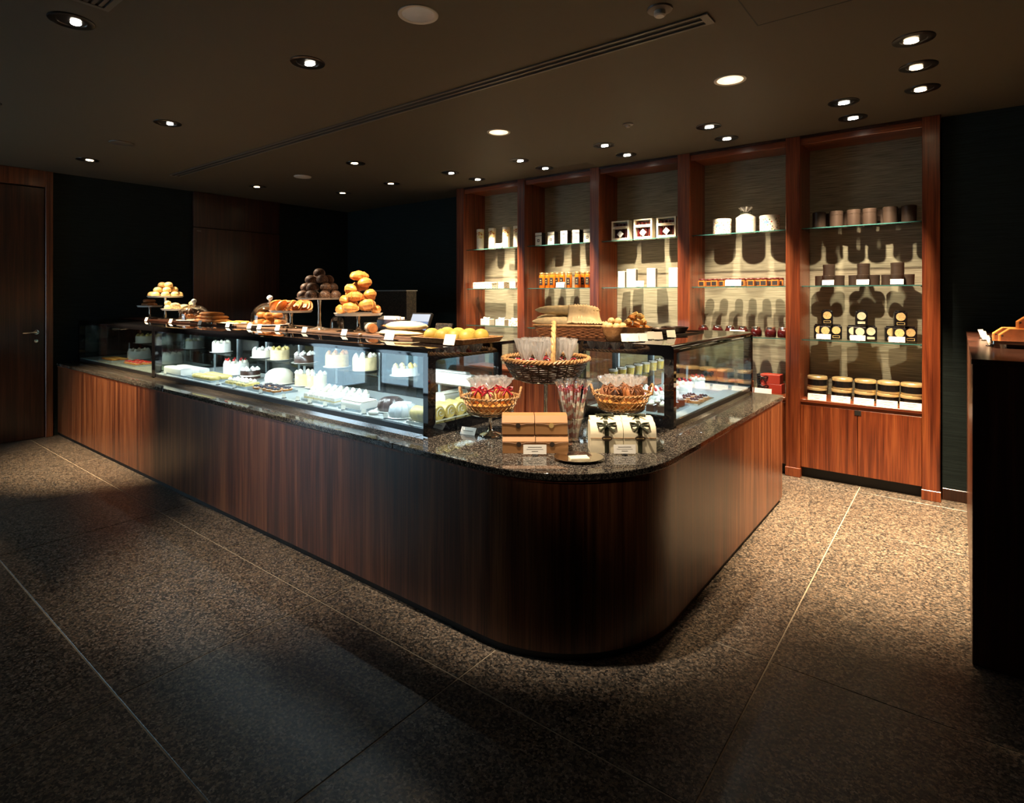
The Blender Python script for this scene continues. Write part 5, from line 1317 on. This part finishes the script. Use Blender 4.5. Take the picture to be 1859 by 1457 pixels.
# --- inner shelf of the long case
for i, (px, r, h, sd, dl, lb) in enumerate(((352, 0.075, 0.075, 'white_cream', 'custard', 'orange topped cake on the inner shelf near the divider'), (402, 0.080, 0.080, 'white_cream', 'cream', 'square looking white cake on the inner shelf behind the tall white cake'), (477, 0.085, 0.060, 'cream', 'white_cream', 'low cream cake on the inner shelf behind the domed cake'), (508, 0.075, 0.080, 'pale_bread', 'custard', 'pale nut cake on the inner shelf behind the domed cake'), (553, 0.080, 0.060, 'chocolate', 'white_cream', 'chocolate cake with white dollops on the inner shelf'), (612, 0.085, 0.090, 'sponge', 'crust_gold', 'tall golden sponge on the inner shelf'), (662, 0.085, 0.090, 'pale_bread', 'cream', 'almond covered cake on the inner shelf above the bundt'), (735, 0.085, 0.050, 'white_cream', 'custard', 'low white cake on the inner shelf near the end glass'))):
    plate_disc(x_at(px, 2.505), 2.505, ZS, 0.098, 'plate under the ' + lb, 'porcelain' if i not in (6,) else 'black_metal')
    round_cake(x_at(px, 2.505), 2.505, ZS + seat(0.098, r * 0.95), r * 0.95, h, lb, sd, sd, dl, 7)
for i, px in enumerate((783, 806)):
    log_cake(x_at(px, 2.50) if i else -2.36, 2.46 + 0.07 * i, ZS, 0.34, 0.055, 0.055, ('long cream bar cake on the inner shelf behind the end glass, in front', 'long cream bar cake on the inner shelf behind the end glass, at the back')[i], 'cream', 'white_cream', 0)
for i, px in enumerate((300, 395, 425, 473, 515, 540, 562, 590, 623, 660, 700)):
    price_card(x_at(px, 2.077), 2.079, ZD, 'tiny white card standing at the front of the long case deck', 0.040, 0.024, 0, 15, True, 'tiny cards along the case deck', False)
# --- short case (front faces the passage)
XC = -1.36
tray(XC - 0.02, 3.26, ZD, 0.17, 0.36, 'steel tray of chocolate cubes in the short case')
for i in range(8):
    t = thing('chocolate_cube', 'dark chocolate cube cake on the steel tray in the short case', 'small cake', (XC - 0.05 + 0.07 * (i % 2), 3.13 + 0.085 * (i // 2), ZD + 0.005), 0.1 * i, 'chocolate cubes in the short case')
    MB().box(-0.024, -0.024, 0, 0.024, 0.024, 0.045, 0.003).build('cube', 'chocolate', t); put(dollop('white_cream'), 'cream_dollop', t, (0, 0, 0.045))
for r_, xx in enumerate((-1.646, -1.716)):
    for i in range(9):
        small_cake(xx, 3.10 + 0.078 * i, ZD, 'white cream cake in the short case, ' + ('row nearer the passage glass', 'row nearer the staff side')[r_], 'cream cakes in the short case')
tray(XC + 0.01, 3.625, ZD, 0.185, 0.29, 'silver tray of berry tarts in the short case', 'silver')
for i in range(6): tart(XC - 0.030 + 0.080 * (i % 2), 3.543 + 0.082 * (i // 2), ZD + 0.005, 'dark berry tart on the silver tray in the short case', 'berry tarts in the short case', 'cream', 'berry_dark')
glass_me = MB().lathe([(0, 0), (0.022, 0), (0.032, 0.075), (0.0305, 0.075), (0.021, 0.004), (0, 0.004)], 20).mesh('cup', 'dome_glass', 50)
pud_me = MB().lathe([(0, 0.005), (0.0205, 0.005), (0.0275, 0.058), (0, 0.060)], 20).mesh('pudding', 'pudding', 50)
for i in range(8):
    t = thing('pudding_glass', 'small glass of yellow pudding with white top on the shelf of the short case', 'pudding', (-1.66, 3.14 + 0.115 * i, ZS), 0, 'pudding glasses in the short case')
    put(glass_me, 'cup', t); put(pud_me, 'pudding', t)
    MB().lathe([(0.0275, 0.059), (0.0288, 0.069), (0, 0.071)], 18, cap=False).build('cream_top', 'white_cream', t, 50)
for i in range(5):
    round_cake(-1.528, 3.20 + 0.25 * i, ZD, 0.052, 0.055, 'round cake with pink dollops in the middle of the short case', 'white_cream', 'white_cream', 'cream', 6, 'berry_red', None, 'round cakes in the short case')

# ================================================================== GOODS ON THE WALL SHELVES
YG2 = 5.36
def sx_(px, y=YG2): return x_at(px, y)
ORD = ['first', 'second', 'third', 'fourth', 'fifth', 'sixth', 'seventh', 'eighth', 'ninth', 'tenth', 'eleventh', 'twelfth', 'thirteenth', 'fourteenth']
# bay 1
tube_body = MB().lathe([(0, 0), (0.043, 0), (0.045, 0.004), (0.045, 0.150), (0.045, 0.225)], 28, cap=False).mesh('tube_body', 'tube_ivory', 50)
tube_print = MB().lathe([(0.0455, 0.140), (0.0455, 0.222)], 28, cap=False).mesh('printed_band', 'tube_print', 50)
tube_cap = MB().lathe([(0.0465, 0.222), (0.0465, 0.250), (0.044, 0.254), (0, 0.254)], 28, cap=False).mesh('cap', 'tube_ivory', 50)
for i, px in enumerate((872, 893.5, 919, 939)):
    t = thing('biscuit_tube', 'tall cream printed biscuit tube, ' + ORD[i] + ' from the outer pillar on the top shelf', 'tube', (sx_(px), YG2, SHZ[0]), 0, 'printed biscuit tubes')
    put(tube_body, 'tube_body', t); put(tube_print, 'printed_band', t); put(tube_cap, 'cap', t)
price_card(sx_(905, 5.29), 5.29, SHZ[0], 'white card on the shelf of printed tubes', 0.10, 0.055, 0, 12, True, 'shelf cards', False)
for i, (px, w) in enumerate(((883, 0.30), (917, 0.085), (938, 0.085))):
    t = thing('floral_box', ('long low floral box on the shelf beneath the printed tubes', 'short floral box in the middle beneath the printed tubes', 'short floral box by the pillar beneath the printed tubes')[i], 'gift box', (sx_(px), YG2 - 0.03, SHZ[1]), 0, 'floral boxes')
    MB().box(-w / 2, -0.05, 0, w / 2, 0.05, 0.055, 0.003).build('box_body', 'tin_floral', t); MB().box(-w / 2 - 0.001, -0.051, 0.056, w / 2 + 0.001, 0.051, 0.078, 0.003).build('box_lid', 'tin_floral', t)
for i, px in enumerate((885, 912, 936)):
    t = thing('bow_box', ('ivory gift box with cream bow behind the yellow buns, by the end pillar', 'ivory gift box with cream bow behind the yellow buns, in the middle', 'flowered gift box with cream bow behind the yellow buns')[i], 'gift box', (sx_(px), YG2, SHZ[2]), 0, 'gift boxes with cream bows')
    MB().box(-0.07, -0.05, 0, 0.07, 0.05, 0.075, 0.003).build('box_body', 'box_ivory' if i < 2 else 'tin_floral', t)
    put(bow('cream', 1.3), 'ribbon_bow', t, (0, -0.02, 0.086), (R(-50), 0, 0))
# bay 2
for i, px in enumerate((981, 1003.5, 1027, 1048.5, 1069)):
    t = thing('tea_box', 'black box with ivory front and dark emblem, ' + ORD[i] + ' from the printed tubes', 'gift box', (sx_(px), YG2, SHZ[0]), R(6), 'black and ivory boxes')
    MB().box(-0.043, -0.043, 0, 0.043, 0.043, 0.115, 0.002).build('box_body', 'box_black', t)
    MB().box(-0.044, -0.044, 0.1155, 0.044, 0.044, 0.152, 0.002).build('box_lid', 'box_black', t)
    MB().box(-0.040, -0.0445, 0.004, 0.040, -0.0432, 0.112).build('front_label', 'box_ivory', t)
    MB().box(-0.041, -0.0455, 0.119, 0.041, -0.0442, 0.149).build('lid_label', 'box_ivory', t)
    MB().ring([(-0.014, -0.016), (0.014, -0.016), (0.014, 0.016), (-0.014, 0.016)], [(-0.006, -0.008), (0.006, -0.008), (0.006, 0.008), (-0.006, 0.008)], 0, 0.0012, Matrix.Translation((0, -0.0446, 0.062)) @ Matrix.Rotation(PI / 2, 4, 'X')).build('emblem', 'ink', t)
jar_b = MB().lathe([(0, 0), (0.032, 0), (0.034, 0.004), (0.034, 0.135), (0.028, 0.150), (0.026, 0.152)], 20, cap=False).mesh('glass_jar', 'jam_orange', 50)
jar_l = MB().lathe([(0.029, 0.150), (0.030, 0.153), (0.030, 0.170), (0.027, 0.173), (0, 0.173)], 20, cap=False).mesh('lid', 'lid_gold', 50)
jar_lab = MB().box(-0.020, -0.0352, 0.035, 0.020, -0.030, 0.115).mesh('label', 'label_dark')
jar_dot = MB().box(-0.006, -0.036, 0.080, 0.006, -0.0352, 0.090).box(-0.010, -0.036, 0.060, 0.010, -0.0352, 0.064).mesh('label_print', 'gold_print')
for i, px in enumerate((984, 993.5, 1003, 1012, 1021, 1033.5, 1049, 1059.5, 1068)):
    t = thing('orange_jar', ORD[i] + ' tall orange jar with dark label counted from the floral boxes', 'jar', (sx_(px, 5.33 + 0.085 * (i % 2)), 5.33 + 0.085 * (i % 2), SHZ[1]), 0.15, 'tall orange jars')
    put(jar_b, 'glass_jar', t); put(jar_l, 'lid', t); put(jar_lab, 'label', t); put(jar_dot, 'label_print', t)
price_card(sx_(1017, 5.27), 5.27, SHZ[1], 'white card before the tall orange jars', 0.11, 0.058, 0, 12, True, 'shelf cards', False)
# bay 3
for i, px in enumerate((1129, 1170, 1212)):
    t = thing('jar_gift_box', ('open fronted gift box of dark jars with diamond tag, beside the second pillar', 'open fronted gift box of dark jars with diamond tag, in the middle', 'open fronted gift box of dark jars with diamond tag, by the fourth bay')[i], 'gift box', (sx_(px), YG2, SHZ[0]), 0, 'open fronted gift boxes')
    w, h, d = 0.098, 0.205, 0.04
    fr = MB()
    fr.box(-w, -d, 0, -w + 0.016, d, h).box(w - 0.016, -d, 0, w, d, h).box(-w + 0.016, -d, 0, w - 0.016, d, 0.030).box(-w + 0.016, -d, h - 0.012, w - 0.016, d, h).box(-w + 0.016, -d, 0.125, w - 0.016, d, 0.148).box(-w + 0.016, d - 0.004, 0.030, w - 0.016, d, h - 0.012)
    fr.build('card_frame', 'ivory_box', t)
    for q in range(4):
        jx = -0.062 + 0.041 * q
        j = MB().lathe([(0, 0.031), (0.016, 0.031), (0.017, 0.120)], 14, Matrix.Translation((jx, 0, 0)), cap=False).build('dark_jar', 'jam_red', t, 50)
        MB().lathe([(0.016, 0.150), (0.018, 0.153), (0.018, 0.178), (0, 0.180)], 14, Matrix.Translation((jx, 0, 0)), cap=False).build('jar_lid', 'lid_dark', j, 50)
    MB().box(-0.026, -0.004, -0.026, 0.026, 0.004, 0.026, 0.001, Matrix.Translation((0.005, -d - 0.006, 0.068)) @ Matrix.Rotation(R(42), 4, 'Y')).build('diamond_tag', 'card', t)
    MB().box(-0.06, -d - 0.001, 0.132, 0.06, -d, 0.140).build('lettering', 'kraft', t)
for i, (px, w, h) in enumerate(((1130, 0.066, 0.165), (1148, 0.092, 0.185), (1184, 0.085, 0.188), (1224, 0.085, 0.185))):
    t = thing('bottle_box', ('narrow ivory bottle box beside the second pillar', 'wide ivory bottle box behind a white card', 'ivory bottle box with dark side stripe in the middle', 'ivory bottle box close to the fourth bay pillar')[i], 'gift box', (sx_(px), YG2, SHZ[1]), R(8), 'ivory bottle boxes')
    MB().box(-w / 2, -0.04, 0, w / 2, 0.04, h, 0.002).build('box_body', 'box_ivory', t)
    MB().box(w / 2, -0.012, 0.004, w / 2 + 0.001, 0.018, h - 0.004).build('side_stripe', 'box_black', t)
price_card(sx_(1160, 5.27), 5.27, SHZ[1], 'white card before the ivory bottle boxes', 0.10, 0.058, 0, 12, True, 'shelf cards', False)
# bay 4
def floral_tin(px, label, wrapped=False):
    t = thing('floral_tin', label, 'tin', (sx_(px), YG2, SHZ[0]), 0.4, 'large floral tins')
    MB().lathe([(0, 0), (0.078, 0), (0.080, 0.003), (0.080, 0.118)], 36, cap=False).build('tin_body', 'tin_floral', t, 50)
    MB().lathe([(0.082, 0.116), (0.082, 0.138), (0.079, 0.142), (0, 0.143)], 36, cap=False).build('tin_lid', 'tube_ivory', t, 50)
    MB().lathe([(1, 0), (1, 0.002), (0, 0.002)], 24, Matrix.Rotation(R(-30), 4, 'Z') @ Matrix.Translation((0, -0.0785, 0.078)) @ Matrix.Rotation(PI / 2, 4, 'X') @ Matrix.Diagonal((0.022, 0.012, 1, 1))).build('oval_badge', 'blue_print', t)
    if wrapped:
        MB().lathe([(0.084, 0.0), (0.085, 0.14), (0.05, 0.165), (0.012, 0.182), (0.03, 0.205), (0.05, 0.232)], 30, None, lambda a, z: 1 + (0.3 * math.sin(7 * a) if z > 0.185 else 0.01 * math.sin(9 * a)), cap=False).build('cellophane', 'cellophane', t, 30)
        put(bow('green_ribbon', 1.4), 'ribbon_bow', t, (0, -0.012, 0.182))
    return t
floral_tin(1311, 'large white floral tin beside the third pillar')
floral_tin(1354, 'large floral tin wrapped in cellophane with a bow', True)
floral_tin(1397, 'large floral tin with red flowers beside the fifth bay pillar')
sq_b = MB().box(-0.030, -0.030, 0, 0.030, 0.030, 0.056, 0.004).mesh('square_jar', 'jam_amber')
sq_l = MB().lathe([(0.029, 0.056), (0.031, 0.058), (0.031, 0.070), (0.028, 0.073), (0, 0.074)], 20, cap=False).mesh('lid', 'lid_dark', 50)
sq_lab = MB().box(-0.021, -0.0315, 0.010, 0.021, -0.030, 0.046).mesh('label', 'label_dark')
for i, px in enumerate((1275, 1288, 1298, 1310, 1322, 1334, 1347, 1355, 1364, 1377, 1387, 1398, 1408, 1416)):
    y = 5.32 if i % 2 == 0 else 5.40
    t = thing('square_jar', ORD[i // 2] + ' small square amber jar from the bottle boxes, ' + ('front row' if i % 2 == 0 else 'back row') + ' under floral tins', 'jar', (sx_(px, y), y, SHZ[1]), 0, 'small square amber jars')
    put(sq_b, 'square_jar', t); put(sq_l, 'lid', t); put(sq_lab, 'label', t)
price_card(sx_(1331, 5.27), 5.27, SHZ[1], 'white card before the small square jars', 0.14, 0.055, 0, 12, True, 'shelf cards', False)
rj_b = MB().lathe([(0, 0), (0.042, 0), (0.047, 0.008), (0.048, 0.045), (0.040, 0.064), (0.035, 0.068)], 24, cap=False).mesh('glass_jar', 'jam_red', 50)
rj_l = MB().lathe([(0.037, 0.066), (0.039, 0.069), (0.039, 0.084), (0.036, 0.087), (0, 0.088)], 24, cap=False).mesh('lid', 'chrome', 50)
for i, px in enumerate((1277, 1303, 1326, 1349, 1373, 1399, 1422)):
    t = thing('jam_jar', ORD[i] + ' round dark red jam jar with silver lid, counted towards the bronze tins', 'jar', (sx_(px), YG2, SHZ[2]), 0, 'round red jam jars')
    put(rj_b, 'glass_jar', t); put(rj_l, 'lid', t)
price_card(sx_(1338, 5.27), 5.27, SHZ[2], 'white card before the red jam jars', 0.13, 0.05, 0, 12, True, 'shelf cards', False)
for i, (px, z, w, m_) in enumerate(((1400, LEDGE, 0.20, 'box_red'), (1398, LEDGE + 0.0803, 0.19, 'box_red'), (1345, LEDGE, 0.19, 'box_orange'), (1299, LEDGE, 0.20, 'box_red'), (1299, LEDGE + 0.0803, 0.18, 'box_orange'))):
    t = thing('red_gift_box', ('red gift box with dark star bow, lower, beside the fifth bay pillar', 'red gift box with dark star bow, on top, beside the fifth bay pillar', 'single orange gift box on the cupboard ledge', 'red gift box, lower of two beyond the short case', 'orange gift box, upper of two beyond the short case')[i], 'gift box', (sx_(px, 5.40), 5.40, z), 0, 'red and orange gift boxes')
    MB().box(-w / 2, -0.06, 0, w / 2, 0.06, 0.080, 0.002).build('box_body', m_, t)
    if i != 2:
        MB().box(-w / 2 - 0.0008, -0.061, 0, -w / 2 + 0.03, 0.061, 0.0805).build('dark_band', 'box_black', t)
        put(bow('tin_black', 1.2), 'star_bow', t, (-w / 2 + 0.05, -0.064, 0.05))
for i, px in enumerate((1352, 1385, 1318)):
    price_card(sx_(px, 5.25), 5.25, LEDGE, 'ivory card on the cupboard ledge beyond the short case', 0.14, 0.05, 0, 10, False, 'ivory cards on the ledge', False)
# bay 5 : brown tins
def tin(r, h, name, mat='tin_brown'):
    return cached(('tin', r, h, mat), lambda: (MB().lathe([(0, 0), (r, 0), (r, h * 0.76)], 28, cap=False).mesh('tin_body', mat, 50), MB().lathe([(r + 0.0012, h * 0.75), (r + 0.0012, h * 0.98), (r - 0.002, h), (r - 0.006, h - 0.003), (0, h - 0.003)], 28, cap=False).mesh('tin_lid', mat, 50)))
def brown_tin(x, y, z, r, h, label, group):
    t = thing('brown_tin', label, 'tin', (x, y, z), 0, group)
    a, b_ = tin(r, h, 't'); put(a, 'tin_body', t); put(b_, 'tin_lid', t)
    return t
for i, px in enumerate((1487, 1518, 1550, 1579, 1616, 1650)):
    brown_tin(sx_(px, 5.31), 5.31, SHZ[0], 0.049, 0.128, ORD[i] + ' tall bronze tin from the floral tins, front row of the top shelf', 'tall brown tins')
for i, px in enumerate((1510, 1541, 1572, 1603, 1640)):
    brown_tin(sx_(px, 5.45), 5.45, SHZ[0], 0.049, 0.128, ORD[i] + ' tall bronze tin from the floral tins, back row of the top shelf', 'tall brown tins')
for g, px in enumerate((1503, 1566, 1628)):
    wh = ('beside the fourth pillar', 'in the middle group', 'beside the end pillar')[g]
    xc = sx_(px, 5.34)
    for dx_, dy_ in ((-0.064, 0.065), (0.064, 0.065), (0.0, -0.008)):
        brown_tin(xc + dx_, 5.36 + dy_, SHZ[1], 0.045, 0.085, 'short bronze tin in the lower row ' + wh, 'short brown tins')
    brown_tin(xc, 5.395, SHZ[1] + 0.0848, 0.045, 0.092, 'bronze tin stacked on top ' + wh, 'short brown tins')
    price_card(sx_(px, 5.27), 5.275, SHZ[1], 'white card before the stacked bronze tins ' + wh, 0.085, 0.040, 0, 10, True, 'shelf cards', False)
def tea_tin(x, y, z, label, emb, rz=0.0):
    t = thing('tea_tin', label, 'tea tin', (x, y, z), rz, 'black emblem tea tins')
    w, h = 0.042, 0.122
    MB().box(-w, -w, 0, w, w, h - 0.012, 0.004).build('tin_body', 'tin_black', t)
    MB().lathe([(0.034, h - 0.012), (0.034, h - 0.002), (0.031, h), (0, h)], 24, cap=False).build('round_lid', 'tin_black', t, 50)
    MB().lathe([(0.031, 0), (0.031, 0.001), (0, 0.001)], 28, Matrix.Translation((0, -w, 0.075)) @ Matrix.Rotation(PI / 2, 4, 'X')).build('round_emblem', emb, t)
    MB().ring([(-0.026, -0.010), (0.026, -0.010), (0.026, 0.010), (-0.026, 0.010)], [(-0.023, -0.007), (0.023, -0.007), (0.023, 0.007), (-0.023, 0.007)], 0, 0.001, Matrix.Translation((0, -w, 0.022)) @ Matrix.Rotation(PI / 2, 4, 'X')).build('label_frame', 'gold_print' if emb == 'emblem_gold' else 'emblem_ivory', t)
    if emb == 'emblem_ivory': MB().box(-0.023, -w - 0.0006, 0.015, 0.023, -w, 0.029).build('label_plate', 'emblem_ivory', t)
    return t
for g, px in enumerate((1497, 1559, 1630)):
    wh = ('beside the fourth pillar', 'in the middle group', 'beside the end pillar')[g]; em = ('emblem_gold', 'emblem_ivory', 'emblem_gold')[g]
    xc = sx_(px, 5.36)
    for dx_, dy_ in ((-0.058, 0.05), (0.065, 0.05), (0.0, -0.04)):
        tea_tin(xc + dx_ + 0.008, 5.38 + dy_, SHZ[2], 'black tea tin with round emblem in the lower row ' + wh, em, R(10))
    tea_tin(xc + 0.012, 5.40, SHZ[2] + 0.1225, 'black tea tin with round emblem stacked on top ' + wh, em, R(10))
    price_card(sx_(px - 2, 5.275), 5.275, SHZ[2], 'white card before the black tea tins ' + wh, 0.105, 0.042, 0, 10, True, 'shelf cards', False)
for g, px in enumerate((1483, 1528, 1570, 1612, 1655)):
    wh = ('at the fourth pillar', 'second along the ledge', 'in the middle of the ledge', 'fourth along the ledge', 'at the end pillar')[g]
    for lvl in (0, 1):
        x = sx_(px, 5.36) + 0.004 * lvl
        t = thing('gold_tin', ('lower', 'upper')[lvl] + ' round black tin with gold bands, ' + wh, 'tin', (x, 5.36, LEDGE + 0.0905 * lvl), 0.3 * g, 'round gold banded tins')
        r = 0.0735
        MB().lathe([(0, 0), (r, 0), (r, 0.016)], 36, cap=False).build('gold_base', 'tin_gold', t, 50)
        MB().lathe([(r - 0.001, 0.016), (r - 0.001, 0.068)], 36, cap=False).build('black_band', 'tin_black', t, 50)
        MB().lathe([(r + 0.001, 0.066), (r + 0.001, 0.086), (r - 0.004, 0.091), (r - 0.012, 0.088), (r - 0.02, 0.090), (0, 0.091)], 36, cap=False).build('gold_lid', 'tin_gold', t, 50)
    price_card(sx_(px + (-2 if g else 0), 5.225), 5.228, LEDGE, 'wide white card leaning before the gold banded tins ' + wh, 0.135, 0.050, 0, 14, False, 'wide cards on the ledge')

# ================================================================== GOODS ON THE SIDE COUNTER
ZC = 1.24
t = thing('silver_tray', 'long silver tray with dark feet on the side counter', 'tray', (0.48, 3.82, ZC))
MB().prism(rrect(-0.36, -0.16, 0.36, 0.16, (0.02,) * 4, 4), 0.020, 0.026).ring(rrect(-0.36, -0.16, 0.36, 0.16, (0.02,) * 4, 4), rrect(-0.345, -0.145, 0.345, 0.145, (0.015,) * 4, 4), 0.0261, 0.036).build('tray_dish', 'silver', t, 30)
MB().box(-0.30, -0.12, 0, 0.30, 0.12, 0.0199, 0.003).build('tray_foot', 'black_metal', t)
def mould(loc, label, rz=0.0):
    t = thing('loaf_mould', label, 'cake in mould', loc, rz, 'loaf cakes in orange moulds')
    d, h = 0.085, 0.066
    pr = [(-d / 2, 0), (d / 2, 0), (d / 2, h * 0.5), (d * 0.28, h), (-d * 0.28, h), (-d / 2, h * 0.5)]
    m = Matrix(((1, 0, 0, 0), (0, 0, 1, 0), (0, 1, 0, 0), (0, 0, 0, 1)))
    pr = [(x * 2.1, z) for x, z in pr]
    MB().prism(list(reversed(pr)), -0.05, 0.05, m).build('mould_shell', 'orange_case', t)
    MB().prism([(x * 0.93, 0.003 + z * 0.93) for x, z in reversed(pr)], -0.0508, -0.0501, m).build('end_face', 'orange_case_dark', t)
    MB().box(-0.081, -0.0515, 0.028, -0.073, -0.0508, 0.034).build('stud', 'kick_black', t)
    return t
mould((0.245, 3.79, ZC + 0.0265), 'orange wooden loaf mould on the tray, nearest the price cards')
mould((0.225, 3.905, ZC + 0.0265), 'orange wooden loaf mould on the tray, behind the first')
mould((0.315, 3.83, ZC + 0.093), 'orange wooden loaf mould stacked on top of the others')
mould((0.440, 3.79, ZC + 0.0265), 'orange wooden loaf mould on the tray, farther along')
t = thing('glass_tray', 'second silver tray behind the loaf moulds on the side counter', 'tray', (0.52, 4.25, ZC))
MB().prism(rrect(-0.34, -0.15, 0.34, 0.15, (0.02,) * 4, 4), 0.010, 0.016).ring(rrect(-0.34, -0.15, 0.34, 0.15, (0.02,) * 4, 4), rrect(-0.33, -0.14, 0.33, 0.14, (0.015,) * 4, 4), 0.0161, 0.024).box(-0.2, -0.1, 0, 0.2, 0.1, 0.0099).build('tray_dish', 'silver', t, 30)
for i, (px, py, w) in enumerate(((1797, 628, 0.052), (1788, 618, 0.05), (1784, 614, 0.05))):
    q = on_z(px, py, ZC)
    price_card(q.x, q.y, ZC, ('narrow white price card on the side counter by the silver tray', 'white price card on the side counter behind the narrow one', 'white price card on the side counter, farthest back')[i], w, 0.05, R((70, 55, 60)[i]), 20, True, 'price cards on the side counter', False)
